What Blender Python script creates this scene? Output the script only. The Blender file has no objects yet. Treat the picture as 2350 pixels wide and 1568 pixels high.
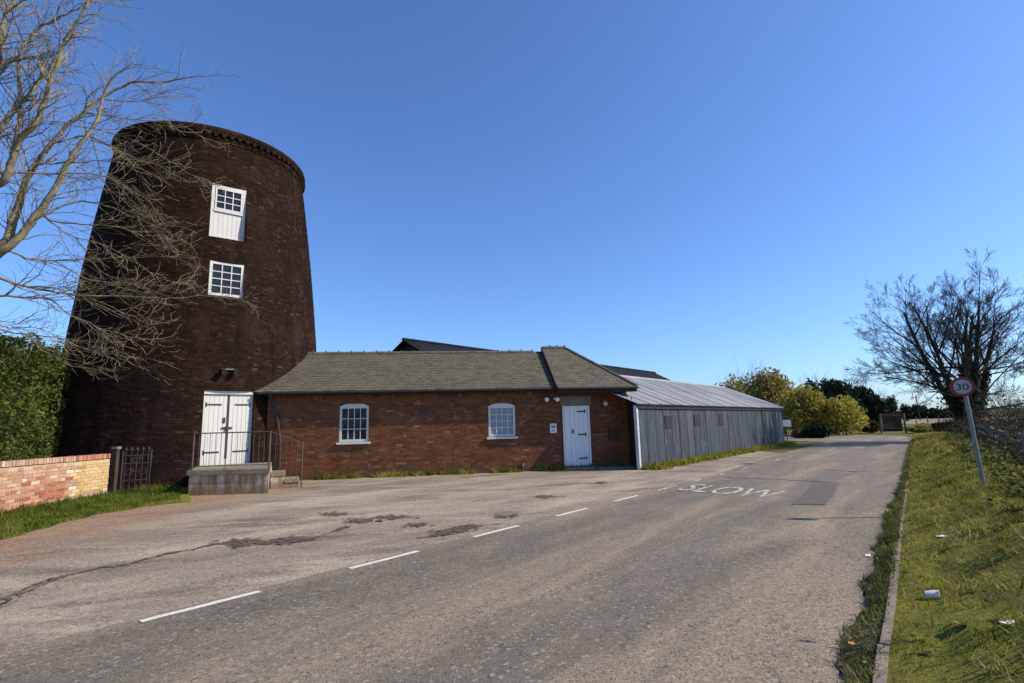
import bpy, math, random
from mathutils import Vector, Matrix, noise as mnoise
from math import sin, cos, radians, pi, sqrt, atan2
RND = random.Random(11)
ORD = ('nearest', 'second', 'third', 'fourth', 'fifth', 'sixth')
def rank(k, what, to): return (what+' nearest to '+to) if k == 0 else (ORD[k]+' '+what+' counted from '+to)
S = bpy.context.scene
COL = S.collection

# ------------------------------------------------------------------ camera
W0, H0, FPX, PITCH, ROLL, CAMH = 2350.0, 1568.0, 1208.2, 0.1571, -0.0258, 1.57
_f = Vector((0, cos(PITCH), sin(PITCH))); _r = Vector((1, 0, 0)); _u = _r.cross(_f)
CR = _r*cos(ROLL) + _u*sin(ROLL); CU = -_r*sin(ROLL) + _u*cos(ROLL); CF = _f
CO = Vector((0, 0, CAMH))
cam = bpy.data.cameras.new('camera'); camo = bpy.data.objects.new('camera', cam); COL.objects.link(camo)
cam.sensor_width = 36; cam.lens = FPX/W0*36; cam.clip_end = 3000; cam.clip_start = 0.05
camo.matrix_world = Matrix(((CR.x, CU.x, -CF.x, CO.x), (CR.y, CU.y, -CF.y, CO.y), (CR.z, CU.z, -CF.z, CO.z), (0, 0, 0, 1)))
S.camera = camo
# ------------------------------------------------------------------ sky and sun
SUN_AZ, SUN_EL = radians(95), radians(37)
world = bpy.data.worlds.new('World'); S.world = world; world.use_nodes = True
wn = world.node_tree; bg = wn.nodes['Background']
sky = wn.nodes.new('ShaderNodeTexSky'); sky.sky_type = 'NISHITA'; sky.sun_disc = False
sky.sun_elevation = SUN_EL; sky.sun_rotation = SUN_AZ
sky.air_density = 1.0; sky.dust_density = 0.9; sky.ozone_density = 4.0; sky.altitude = 300
tint = wn.nodes.new('ShaderNodeMixRGB'); tint.blend_type = 'MULTIPLY'; tint.inputs[0].default_value = 1; tint.inputs[2].default_value = (.87, 1.10, 1.46, 1)
wn.links.new(sky.outputs[0], tint.inputs[1]); wn.links.new(tint.outputs[0], bg.inputs[0]); bg.inputs[1].default_value = 0.118
sl = bpy.data.lights.new('sun', 'SUN'); so = bpy.data.objects.new('sun', sl); COL.objects.link(so)
sl.energy = 5.0; sl.angle = radians(0.53); sl.color = (1.0, 0.90, 0.76)
SD = Vector((sin(SUN_AZ)*cos(SUN_EL), cos(SUN_AZ)*cos(SUN_EL), sin(SUN_EL)))
so.rotation_euler = SD.to_track_quat('Z', 'Y').to_euler(); so.location = (20, 0, 30)
vs = S.view_settings; vs.view_transform = 'Standard'; vs.look = 'None'; vs.gamma = 1; vs.exposure = 0.25
vs.use_curve_mapping = False

# ------------------------------------------------------------------ pixel helpers (photo shown 2350 wide)
def ray(x, y): return (CF + CR*((x-W0/2)/FPX) - CU*((y-H0/2)/FPX))
def gnd(x, y, z=0.0):
    d = ray(x, y); return CO + d*((z-CAMH)/d.z)
def at(x, y, depth):
    d = ray(x, y); return CO + d*(depth/d.y)

# ------------------------------------------------------------------ materials
def mk(name):
    m = bpy.data.materials.new(name); m.use_nodes = True
    nt = m.node_tree; return m, nt, nt.nodes['Principled BSDF']
def nd(nt, t, **k):
    n = nt.nodes.new(t)
    for a, b in k.items(): setattr(n, a, b)
    return n
def pos(nt, rotz=0.0, scale=(1, 1, 1)):
    g = nd(nt, 'ShaderNodeNewGeometry')
    if rotz == 0 and scale == (1, 1, 1): return g.outputs['Position']
    r = nd(nt, 'ShaderNodeMapping'); r.inputs['Rotation'].default_value[2] = rotz
    nt.links.new(g.outputs['Position'], r.inputs[0])
    q = nd(nt, 'ShaderNodeMapping'); q.inputs['Scale'].default_value = scale
    nt.links.new(r.outputs[0], q.inputs[0])
    return q.outputs[0]
def noise(nt, co, scale, detail=5, rough=.6, dist=0):
    n = nd(nt, 'ShaderNodeTexNoise'); n.inputs['Scale'].default_value = scale
    n.inputs['Detail'].default_value = detail; n.inputs['Roughness'].default_value = rough
    n.inputs['Distortion'].default_value = dist
    nt.links.new(co, n.inputs['Vector']); return n.outputs['Fac']
def ramp(nt, fac, stops, interp='LINEAR'):
    r = nd(nt, 'ShaderNodeValToRGB'); cr = r.color_ramp; cr.interpolation = interp
    while len(cr.elements) < len(stops): cr.elements.new(.5)
    for e, (p, c) in zip(cr.elements, stops):
        e.position = p; e.color = (c, c, c, 1) if isinstance(c, (int, float)) else (*c, 1)
    nt.links.new(fac, r.inputs[0]); return r.outputs[0]
def mix(nt, fac, a, b, mode='MIX'):
    m = nd(nt, 'ShaderNodeMixRGB', blend_type=mode)
    for i, v in ((0, fac), (1, a), (2, b)):
        if isinstance(v, (int, float)): m.inputs[i].default_value = v
        elif isinstance(v, tuple): m.inputs[i].default_value = (*v, 1)
        else: nt.links.new(v, m.inputs[i])
    return m.outputs[0]
def bump(nt, b, h, strength, dist=.01):
    n = nd(nt, 'ShaderNodeBump'); n.inputs['Strength'].default_value = strength; n.inputs['Distance'].default_value = dist
    nt.links.new(h, n.inputs['Height']); nt.links.new(n.outputs[0], b.inputs['Normal'])
def setp(nt, b, col=None, rough=None, spec=None, metal=None):
    if col is not None:
        if isinstance(col, tuple): b.inputs['Base Color'].default_value = (*col, 1)
        else: nt.links.new(col, b.inputs['Base Color'])
    if rough is not None:
        if isinstance(rough, (int, float)): b.inputs['Roughness'].default_value = rough
        else: nt.links.new(rough, b.inputs['Roughness'])
    if spec is not None: b.inputs['Specular IOR Level'].default_value = spec
    if metal is not None: b.inputs['Metallic'].default_value = metal
def noisy(name, c1, c2, scale, rough=.85, bs=.4, bscale=None, spec=.3, fine=None, metal=0, rotz=0.0, sc=(1, 1, 1), lo=.3, hi=.7):
    m, nt, b = mk(name); co = pos(nt, rotz, sc)
    c = ramp(nt, noise(nt, co, scale), [(lo, c1), (hi, c2)])
    if fine: c = mix(nt, .55, c, ramp(nt, noise(nt, pos(nt), fine, 3, .7), [(.25, .35), (.75, 1.5)]), 'MULTIPLY')
    setp(nt, b, c, rough, spec, metal)
    if bs: bump(nt, b, noise(nt, pos(nt), bscale or scale*4, 4, .7), bs, .01)
    return m
def rnd_src(nt, single):
    if single: return nd(nt, 'ShaderNodeObjectInfo').outputs['Random']
    return nd(nt, 'ShaderNodeAttribute', attribute_name='rnd').outputs['Fac']
def brickmat(name, stops, single, stain, stain_amt=.5, bscale=60, patch=None, foot=None, spec=.15):
    m, nt, b = mk(name)
    c = ramp(nt, rnd_src(nt, single), stops)
    P = pos(nt)
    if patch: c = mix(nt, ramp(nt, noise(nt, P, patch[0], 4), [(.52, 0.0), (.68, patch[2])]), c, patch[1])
    c = mix(nt, ramp(nt, noise(nt, P, 1.1, 6, .65), [(.42, 0.0), (.72, stain_amt)]), c, stain)
    if spec < .1:      # dark weathering streaks down the tower, then paler reddish ones
        c = mix(nt, ramp(nt, noise(nt, pos(nt, 0, (1.5, 1.5, .16)), 1.0, 6, .7), [(.50, 0.0), (.66, .75)]), c, (.012, .009, .007)); c = mix(nt, ramp(nt, noise(nt, pos(nt, .7, (1.1, 1.1, .3)), .9, 6, .7), [(.56, 0.0), (.70, .55)]), c, (.070, .036, .026))
    if foot:      # green algae that grows on the damp foot of the wall
        z = nd(nt, 'ShaderNodeSeparateXYZ'); nt.links.new(P, z.inputs[0])
        a = nd(nt, 'ShaderNodeMath', operation='MULTIPLY_ADD'); nt.links.new(noise(nt, P, 2.5), a.inputs[0]); a.inputs[1].default_value = 1.0; nt.links.new(z.outputs[2], a.inputs[2])
        c = mix(nt, ramp(nt, a.outputs[0], [(.45, .55), (.85, 0.0)]), c, foot)
    c = mix(nt, .6, c, ramp(nt, noise(nt, P, 34, 3, .7), [(.3, .45), (.72, 1.5)]), 'MULTIPLY')
    setp(nt, b, c, .95, spec); bump(nt, b, noise(nt, P, bscale, 4, .7), .5, .008)
    return m
T_ST = [(0, (.016, .0088, .0058)), (.35, (.0235, .0120, .0080)), (.7, (.029, .0145, .0096)), (.95, (.038, .0195, .0135)), (1, (.075, .043, .030))]
H_ST = [(0, (.115, .040, .018)), (.35, (.165, .058, .024)), (.7, (.195, .070, .029)), (.94, (.225, .09, .040)), (1, (.29, .16, .09))]
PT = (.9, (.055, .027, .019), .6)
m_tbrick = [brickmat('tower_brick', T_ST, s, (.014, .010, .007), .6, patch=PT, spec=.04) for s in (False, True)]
m_hbrick = [brickmat('house_brick', H_ST, s, (.075, .045, .028), .55, patch=(1.4, (.22, .10, .055), .5), foot=(.10, .085, .03)) for s in (False, True)]
m_wred = brickmat('garden_brick_red', [(0, (.26, .085, .045)), (.5, (.40, .15, .08)), (1, (.50, .27, .17))], True, (.42, .30, .20), .5)
m_wtan = brickmat('garden_brick_pale', [(0, (.36, .22, .13)), (.5, (.46, .31, .20)), (.85, (.52, .38, .27)), (1, (.66, .56, .44))], True, (.46, .20, .11), .7)
m_wbuff = brickmat('garden_brick_buff', [(0, (.46, .30, .11)), (.6, (.55, .37, .15)), (1, (.60, .45, .24))], True, (.50, .38, .22), .4)
m_tmortar = noisy('tower_mortar', (.015, .011, .008), (.026, .019, .014), 6)
m_hmortar = noisy('house_mortar', (.10, .065, .045), (.17, .12, .09), 6)
m_wmortar = noisy('garden_mortar', (.32, .24, .17), (.46, .36, .25), 6)
def slatemat():
    m, nt, b = mk('slate'); P = pos(nt)
    c = ramp(nt, rnd_src(nt, False), [(0, (.074, .062, .043)), (.5, (.090, .076, .053)), (1, (.112, .094, .066))])
    c = mix(nt, ramp(nt, noise(nt, P, 2.2, 6, .7), [(.42, 0.0), (.66, .7)]), c, (.125, .108, .066))
    c = mix(nt, ramp(nt, noise(nt, P, 9, 6, .75), [(.5, 0.0), (.66, .7)]), c, (.165, .145, .105)); c = mix(nt, ramp(nt, noise(nt, P, 5, 6, .75), [(.56, 0.0), (.7, .6)]), c, (.055, .05, .04))
    setp(nt, b, c, .85, .3); bump(nt, b, noise(nt, P, 50, 4), .4, .006); return m
m_slate = slatemat()
m_ridge = noisy('ridge_tile', (.075, .068, .056), (.16, .145, .11), 5, fine=40)
def whitepaint(name, c, dirt=.35):
    m, nt, b = mk(name); P = pos(nt)
    k = mix(nt, ramp(nt, noise(nt, pos(nt, 0, (9, 9, 1.2)), 1.6, 5, .65), [(.5, 0.0), (.75, dirt)]), c, (.42, .39, .33))
    k = mix(nt, ramp(nt, noise(nt, P, 22, 4, .7), [(.62, 0.0), (.75, .35)]), k, (.33, .30, .25))
    setp(nt, b, k, .5, .4); bump(nt, b, noise(nt, P, 40), .15, .004); return m
m_white = whitepaint('white_paint', (.60, .58, .53)); m_white2 = whitepaint('white_door_paint', (.78, .78, .77), .25)
def glassmat(name, c, rough=.06):
    m, nt, b = mk(name); setp(nt, b, c, rough, .28)
    bump(nt, b, noise(nt, pos(nt), 3, 2), .12, .01); return m
m_glass = glassmat('window_glass', (.018, .022, .028)); m_glass2 = glassmat('pale_glass', (.22, .27, .31), .12)  # second house window's panes take one even pale blue grey
m_iron = noisy('black_iron', (.016, .015, .015), (.05, .04, .034), 12, .55, .3, spec=.4)
m_rust = noisy('rusty_rail', (.06, .043, .033), (.11, .085, .068), 9, .7, .4)
m_blackwood = noisy('black_board', (.01, .01, .011), (.022, .021, .021), 4, .7, .2)
m_roofblack = noisy('black_roof', (.008, .008, .010), (.02, .02, .024), 2.5, .9, .3, spec=.1)
def stainedconcrete():
    m, nt, b = mk('stained_concrete'); P = pos(nt)
    c = ramp(nt, noise(nt, P, 2, 6), [(.3, (.46, .40, .30)), (.7, (.64, .58, .48))])
    c = mix(nt, ramp(nt, noise(nt, pos(nt, 0, (5, 5, .8)), 1.0, 5), [(.42, 0.0), (.60, .9)]), c, (.27, .145, .05))
    z = nd(nt, 'ShaderNodeSeparateXYZ'); nt.links.new(P, z.inputs[0])
    a = nd(nt, 'ShaderNodeMath', operation='MULTIPLY_ADD'); nt.links.new(noise(nt, P, 3), a.inputs[0]); a.inputs[1].default_value = .5; nt.links.new(z.outputs[2], a.inputs[2])
    c = mix(nt, ramp(nt, a.outputs[0], [(.38, .75), (.6, 0.0)]), c, (.16, .095, .045))
    c = mix(nt, .6, c, ramp(nt, noise(nt, P, 30), [(.3, .5), (.7, 1.4)]), 'MULTIPLY')
    setp(nt, b, c, .9, .2); bump(nt, b, noise(nt, P, 25, 5), .6, .012); return m
m_conc = stainedconcrete()
m_slab = noisy('mossy_slab', (.16, .145, .08), (.26, .23, .17), 3, fine=30)
m_kerb = noisy('kerb_concrete', (.15, .12, .09), (.26, .215, .17), 5, fine=40)
m_lintel = noisy('weathered_board', (.17, .15, .105), (.25, .225, .16), 3, fine=40)
def shedwall():
    m, nt, b = mk('corrugated_wall'); P = pos(nt)
    c = ramp(nt, rnd_src(nt, True), [(0, (.034, .046, .060)), (.5, (.045, .060, .075)), (1, (.060, .077, .092))])
    s = noise(nt, pos(nt, 0, (2.2, 2.2, .35)), 1.0, 7, .72)
    c = mix(nt, ramp(nt, s, [(.42, 0.0), (.58, .95)]), c, (.022, .028, .036))
    c = mix(nt, ramp(nt, noise(nt, pos(nt, 0, (6, 6, .7)), 1.4, 6, .7), [(.54, 0.0), (.66, .6)]), c, (.125, .145, .165)); c = mix(nt, ramp(nt, noise(nt, pos(nt, 0, (3, 3, .6)), 1.7, 6, .75), [(.62, 0.0), (.70, .6)]), c, (.075, .042, .024))
    setp(nt, b, c, .7, .35); bump(nt, b, noise(nt, P, 20), .2, .006); return m
m_shed = shedwall()
def shedroof():
    m, nt, b = mk('corrugated_roof'); P = pos(nt)
    c = ramp(nt, rnd_src(nt, True), [(0, (.225, .232, .235)), (.5, (.265, .272, .275)), (1, (.31, .318, .318))])
    c = mix(nt, ramp(nt, noise(nt, P, .9, 6, .65), [(.45, 0.0), (.7, .6)]), c, (.16, .16, .16))
    c = mix(nt, ramp(nt, noise(nt, P, 6, 5, .7), [(.58, 0.0), (.7, .45)]), c, (.40, .38, .31))
    setp(nt, b, c, .6, .45); bump(nt, b, noise(nt, P, 24), .2, .006); return m
m_shroof = shedroof()
m_postgrey = noisy('pale_metal_trim', (.36, .38, .40), (.50, .52, .54), 5, .5)
m_wood = noisy('grey_timber', (.13, .115, .095), (.26, .235, .20), 6, fine=50, sc=(1, 1, 1))
m_brownwood = noisy('brown_timber', (.035, .022, .013), (.07, .045, .026), 5, fine=40)
def foliage(name, stops, trans=.25):
    m, nt, b = mk(name)
    c = ramp(nt, rnd_src(nt, False), stops)
    setp(nt, b, c, .8, .08)
    t = nd(nt, 'ShaderNodeBsdfTranslucent'); nt.links.new(c, t.inputs[0])
    mx = nd(nt, 'ShaderNodeMixShader'); mx.inputs[0].default_value = trans
    out = nt.nodes['Material Output']
    nt.links.new(b.outputs[0], mx.inputs[1]); nt.links.new(t.outputs[0], mx.inputs[2]); nt.links.new(mx.outputs[0], out.inputs[0]); return m
m_hedge = foliage('hedge_leaf', [(0, (.045, .07, .014)), (.5, (.095, .125, .026)), (.85, (.15, .17, .042)), (1, (.21, .22, .07))])
m_dark = foliage('dark_leaf', [(0, (.010, .018, .009)), (.6, (.02, .032, .014)), (1, (.035, .05, .022))], .1)
m_yellow = foliage('yellow_leaf', [(0, (.22, .19, .035)), (.5, (.37, .31, .055)), (1, (.52, .45, .11))], .4)
m_olive = foliage('olive_leaf', [(0, (.16, .14, .042)), (.5, (.28, .235, .07)), (1, (.42, .34, .11))], .4)
m_grass = foliage('grass_blade', [(0, (.06, .075, .010)), (.35, (.17, .18, .022)), (.7, (.31, .29, .04)), (1, (.46, .38, .12))], .4)
m_lush = foliage('lush_grass', [(0, (.045, .075, .010)), (.5, (.105, .135, .018)), (1, (.20, .20, .04))], .3)
m_weed = foliage('weed_leaf', [(0, (.045, .06, .014)), (.55, (.125, .14, .034)), (1, (.28, .25, .085))], .3)
m_ivy = foliage('ivy_leaf', [(0, (.018, .024, .008)), (.6, (.045, .048, .014)), (1, (.09, .085, .025))], .15)
def barkmat(name, a, b_, lich, amt):
    m, nt, b = mk(name); P = pos(nt)
    c = ramp(nt, noise(nt, P, 7, 5), [(.3, a), (.7, b_)])
    c = mix(nt, ramp(nt, noise(nt, P, 3.5, 6, .7), [(.46, 0.0), (.62, amt)]), c, lich)
    setp(nt, b, c, .9, .2); bump(nt, b, noise(nt, P, 30), .5, .01); return m
m_bark = barkmat('lichened_bark', (.11, .09, .065), (.24, .21, .165), (.27, .23, .07), .75)
m_twig = barkmat('twig_bark', (.13, .10, .068), (.25, .205, .145), (.28, .24, .10), .6)
m_bark2 = barkmat('dark_bark', (.03, .025, .02), (.06, .05, .04), (.06, .06, .02), .5)
m_bramble = barkmat('bramble_stem', (.06, .05, .038), (.17, .14, .105), (.10, .045, .03), .6)
m_grit = noisy('grit_stone', (.17, .13, .105), (.34, .27, .225), 30, bs=.2)
m_soil = noisy('soil', (.05, .038, .026), (.09, .07, .048), 3, fine=25)
m_mud = noisy('pothole_mud', (.060, .042, .029), (.17, .122, .084), 12, fine=45, bs=1, bscale=40)
def raggededge(m):
    nt = m.node_tree; out = nt.nodes['Material Output']; b = nt.nodes['Principled BSDF']; tr_ = nd(nt, 'ShaderNodeBsdfTransparent'); mx = nd(nt, 'ShaderNodeMixShader')
    nt.links.new(ramp(nt, noise(nt, pos(nt), 13, 6, .75), [(.43, 0.0), (.50, 1.0)]), mx.inputs[0]); nt.links.new(tr_.outputs[0], mx.inputs[1]); nt.links.new(b.outputs[0], mx.inputs[2]); nt.links.new(mx.outputs[0], out.inputs[0])
raggededge(m_mud)
m_signgrey = noisy('galvanised_pole', (.17, .18, .19), (.27, .28, .29), 8, .5, .1)
m_signwhite = noisy('sign_white', (.36, .35, .36), (.44, .43, .44), 5, .4, 0)
m_signred = noisy('sign_red', (.26, .022, .03), (.32, .03, .04), 5, .4, 0)
m_signblack = noisy('sign_black', (.012, .012, .012), (.02, .02, .02), 5, .4, 0)
m_paper = noisy('litter_paper', (.62, .61, .58), (.78, .77, .74), 8, .7, .2)
m_orange = noisy('orange_litter', (.60, .20, .05), (.7, .30, .09), 8, .6, .2)

def asphalt(name, road):
    m, nt, b = mk(name); P = pos(nt); A = radians(40)
    St = pos(nt, A, (1, .14, 1))      # stretched along the road
    if road:
        c = ramp(nt, noise(nt, St, 1.3, 6, .62, .6), [(.30, (.132, .112, .080)), (.47, (.196, .160, .112)), (.66, (.31, .232, .152))])
        lat = nd(nt, 'ShaderNodeAttribute', attribute_name='lat').outputs['Fac']
        jit = nd(nt, 'ShaderNodeMath', operation='MULTIPLY_ADD'); nt.links.new(noise(nt, P, .8, 5), jit.inputs[0]); jit.inputs[1].default_value = .42; nt.links.new(lat, jit.inputs[2])
        c = mix(nt, ramp(nt, jit.outputs[0], [(1.04, 0.0), (1.18, .75)]), c, (.285, .208, .15))      # gritty shoulder
        c = mix(nt, ramp(nt, jit.outputs[0], [(.26, 0.0), (.40, .75), (.54, 0.0)]), c, (.126, .112, .084))  # worn wheel tracks
        c = mix(nt, ramp(nt, jit.outputs[0], [(.70, 0.0), (.84, .7), (.96, 0.0)]), c, (.134, .119, .089))
    else:
        c = ramp(nt, noise(nt, St, .55, 6, .6), [(.32, (.165, .124, .088)), (.48, (.255, .20, .144)), (.64, (.39, .32, .225))])
        c = mix(nt, ramp(nt, noise(nt, pos(nt, radians(75), (1, .3, 1)), 1.1, 6, .7), [(.52, 0.0), (.64, .8)]), c, (.125, .096, .072))
        c = mix(nt, ramp(nt, noise(nt, pos(nt, radians(82), (1, .28, 1)), 1.7, 6, .7), [(.5, 0.0), (.66, .8)]), c, (.44, .36, .25))
        z = nd(nt, 'ShaderNodeSeparateXYZ'); nt.links.new(P, z.inputs[0])
        a = nd(nt, 'ShaderNodeMath', operation='MULTIPLY_ADD'); nt.links.new(noise(nt, P, 1.2), a.inputs[0]); a.inputs[1].default_value = 2.2; nt.links.new(z.outputs[0], a.inputs[2])
        mr = nd(nt, 'ShaderNodeMapRange'); nt.links.new(a.outputs[0], mr.inputs[0]); mr.inputs[1].default_value = -6.4; mr.inputs[2].default_value = -4.6; mr.inputs[3].default_value = .85; mr.inputs[4].default_value = 0
        c = mix(nt, mr.outputs[0], c, ramp(nt, noise(nt, P, 1.6, 6, .7), [(.35, (.22, .118, .062)), (.65, (.33, .205, .118))]))
    vo = nd(nt, 'ShaderNodeTexVoronoi', feature='DISTANCE_TO_EDGE'); vo.inputs['Scale'].default_value = 3.2 if not road else 1.7
    wv = nd(nt, 'ShaderNodeVectorMath', operation='ADD'); nt.links.new(P, wv.inputs[0])
    nz_ = nd(nt, 'ShaderNodeTexNoise'); nz_.inputs['Scale'].default_value = 2.0; nz_.inputs['Detail'].default_value = 6; nt.links.new(P, nz_.inputs[0]); nt.links.new(nz_.outputs['Color'], wv.inputs[1]); nt.links.new(wv.outputs[0], vo.inputs[0])
    crk = ramp(nt, vo.outputs['Distance'], [(.0, 1.0), (.035, 0.0)]); msk = ramp(nt, noise(nt, P, .45, 4, .6), [(.50, 0.0), (.62, .75 if not road else .4)])
    c = mix(nt, mix(nt, 1, crk, msk, 'MULTIPLY'), c, (.055, .045, .036))
    sp = noise(nt, P, 70, 2, .8)
    c = mix(nt, .8, c, ramp(nt, sp, [(.28, .28), (.5, 1.0), (.74, 2.1)]), 'MULTIPLY')
    ch = nd(nt, 'ShaderNodeTexVoronoi'); ch.inputs['Scale'].default_value = 42; nt.links.new(P, ch.inputs[0])
    c = mix(nt, ramp(nt, ch.outputs['Color'], [(.80, 0.0), (.86, .55)]), c, (.40, .35, .29)); c = mix(nt, ramp(nt, ch.outputs['Color'], [(.16, .5), (.22, 0.0)]), c, (.05, .045, .04))
    c = mix(nt, .5, c, ramp(nt, noise(nt, P, 16, 4, .7), [(.3, .6), (.7, 1.35)]), 'MULTIPLY')
    setp(nt, b, c, .85, .3); bump(nt, b, noise(nt, P, 75, 3, .8), .9, .012); return m
m_road = asphalt('worn_asphalt', True); m_fore = asphalt('gritty_forecourt', False)
def wornpaint():
    m, nt, b = mk('worn_road_paint'); P = pos(nt)
    c = ramp(nt, noise(nt, P, 25, 3), [(.3, (.55, .51, .44)), (.7, (.70, .66, .59))])
    w = ramp(nt, noise(nt, P, 7, 6, .8), [(.45, 0.0), (.54, 1.0)])
    c = mix(nt, w, (.20, .175, .15), c); setp(nt, b, c, .8, .2); bump(nt, b, noise(nt, P, 70, 3, .8), .6, .01); return m
m_paint = wornpaint()
def freshpaint():
    m, nt, b = mk('road_paint'); P = pos(nt)
    c = ramp(nt, noise(nt, P, 30, 4, .8), [(.30, (.30, .27, .235)), (.42, (.60, .56, .49)), (.7, (.74, .70, .62))])
    setp(nt, b, c, .8, .2); bump(nt, b, noise(nt, P, 70, 3, .8), .6, .01); return m
m_dash = freshpaint()
def vergemat(name, a, b_, soil):
    m, nt, b = mk(name); P = pos(nt)
    c = ramp(nt, noise(nt, P, 5, 6, .7), [(.3, a), (.7, b_)])
    c = mix(nt, ramp(nt, noise(nt, P, 1.6, 5, .7), [(.55, 0.0), (.75, .7)]), c, soil)
    c = mix(nt, .7, c, ramp(nt, noise(nt, P, 40, 3, .8), [(.3, .4), (.7, 1.5)]), 'MULTIPLY')
    setp(nt, b, c, .95, .1); bump(nt, b, noise(nt, P, 35, 4, .8), 1, .03); return m
m_verge = vergemat('verge_turf', (.13, .135, .022), (.25, .23, .04), (.17, .13, .06))
m_ground = vergemat('rough_ground', (.09, .095, .025), (.16, .14, .045), (.13, .10, .055))
m_field = vergemat('dry_field', (.20, .165, .10), (.30, .25, .16), (.14, .13, .06))
m_hill = vergemat('far_hill', (.035, .045, .03), (.06, .07, .04), (.07, .06, .045))

# ------------------------------------------------------------------ object helpers
ORG = {}
def tag(o, label=None, cat=None, group=None, kind=None):
    if label: o['label'] = label
    if cat: o['category'] = cat
    if group: o['group'] = group
    if kind: o['kind'] = kind
    return o
def thing(name, loc, label, cat, group=None, kind=None):
    o = bpy.data.objects.new(name, None); COL.objects.link(o); o.location = loc; o.empty_display_size = .3
    ORG[o] = Vector(loc); return tag(o, label, cat, group, kind)
class MB:
    def __init__(s): s.v = []; s.f = []; s.r = []; s.a = None
    def face(s, pts, r=0.5):
        i = len(s.v); s.v.extend(pts); s.f.append(tuple(range(i, i+len(pts)))); s.r.append(r)
    def hexa(s, p, r=0.5, skip=()):
        # p: 8 points, bottom 0-3 ccw, top 4-7
        i = len(s.v); s.v.extend(p)
        for k, q in enumerate(((3, 2, 1, 0), (4, 5, 6, 7), (0, 1, 5, 4), (1, 2, 6, 5), (2, 3, 7, 6), (3, 0, 4, 7))):
            if k in skip: continue
            s.f.append(tuple(i+j for j in q)); s.r.append(r)
        return s
    def box(s, x0, x1, y0, y1, z0, z1, r=.5):
        return s.hexa([Vector(q) for q in ((x0, y0, z0), (x1, y0, z0), (x1, y1, z0), (x0, y1, z0), (x0, y0, z1), (x1, y0, z1), (x1, y1, z1), (x0, y1, z1))], r)
    def fbox(s, F, u0, u1, d0, d1, z0, z1, r=.5):
        # box in a wall frame, d outward
        return s.hexa([F.p(u0, d1, z0), F.p(u1, d1, z0), F.p(u1, d0, z0), F.p(u0, d0, z0), F.p(u0, d1, z1), F.p(u1, d1, z1), F.p(u1, d0, z1), F.p(u0, d0, z1)], r)
    def prism(s, poly, z0, z1, r=.5):
        n = len(poly); i = len(s.v)
        s.v.extend(Vector((p[0], p[1], z0)) for p in poly); s.v.extend(Vector((p[0], p[1], z1)) for p in poly)
        s.f.append(tuple(range(i+n-1, i-1, -1))); s.r.append(r); s.f.append(tuple(range(i+n, i+2*n))); s.r.append(r)
        for k in range(n):
            j = (k+1) % n; s.f.append((i+k, i+j, i+n+j, i+n+k)); s.r.append(r)
        return s
    def tube(s, pts, rad, n=6, cap=True, r=.5):
        if not hasattr(rad, '__len__'): rad = [rad]*len(pts)
        i0 = len(s.v); prev = None
        for k, p in enumerate(pts):
            t = (pts[min(k+1, len(pts)-1)] - pts[max(k-1, 0)])
            t = t.normalized() if t.length > 1e-9 else Vector((0, 0, 1))
            a = prev - t*prev.dot(t) if prev is not None else t.orthogonal()
            if a.length < 1e-6: a = t.orthogonal()
            a.normalize(); prev = a; b = t.cross(a)
            for q in range(n):
                an = 2*pi*q/n; s.v.append(p + (a*cos(an)+b*sin(an))*rad[k])
        for k in range(len(pts)-1):
            for q in range(n):
                w = (q+1) % n; s.f.append((i0+k*n+q, i0+k*n+w, i0+(k+1)*n+w, i0+(k+1)*n+q)); s.r.append(r)
        if cap:
            s.f.append(tuple(i0+q for q in range(n-1, -1, -1))); s.r.append(r)
            e = i0+(len(pts)-1)*n; s.f.append(tuple(e+q for q in range(n))); s.r.append(r)
        return s
    def build(s, name, mat, parent=None, smooth=False, label=None, kind=None):
        org = ORG[parent] if parent is not None else Vector((0, 0, 0))
        me = bpy.data.meshes.new(name)
        me.from_pydata([(v[0]-org.x, v[1]-org.y, v[2]-org.z) for v in s.v], [], s.f)
        me.materials.append(mat)
        at_ = me.attributes.new('rnd', 'FLOAT', 'FACE'); at_.data.foreach_set('value', s.r)
        if s.a:
            a2 = me.attributes.new('lat', 'FLOAT', 'POINT'); a2.data.foreach_set('value', s.a)
        if smooth: me.polygons.foreach_set('use_smooth', [True]*len(me.polygons))
        me.update()
        o = bpy.data.objects.new(name, me); COL.objects.link(o)
        if parent is not None: o.parent = parent
        ORG[o] = org
        if label: o['label'] = label
        if kind: o['kind'] = kind
        return o
class Fr:
    """wall frame: e to the right as seen from outside, n outward"""
    def __init__(s, o, n): s.o = Vector(o); s.n = Vector((n[0], n[1], 0)).normalized(); s.e = Vector((-s.n.y, s.n.x, 0))
    def p(s, u, d, z): return s.o + s.e*u + s.n*d + Vector((0, 0, z))
def catmull(pts, sub=4):
    out = []
    for i in range(len(pts)-1):
        a = pts[max(i-1, 0)]; b = pts[i]; c = pts[i+1]; d = pts[min(i+2, len(pts)-1)]
        for k in range(sub):
            t = k/sub; out.append(.5*((2*b) + (c-a)*t + (2*a-5*b+4*c-d)*t*t + (3*b-a-3*c+d)*t**3))
    out.append(pts[-1].copy()); return out

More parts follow.
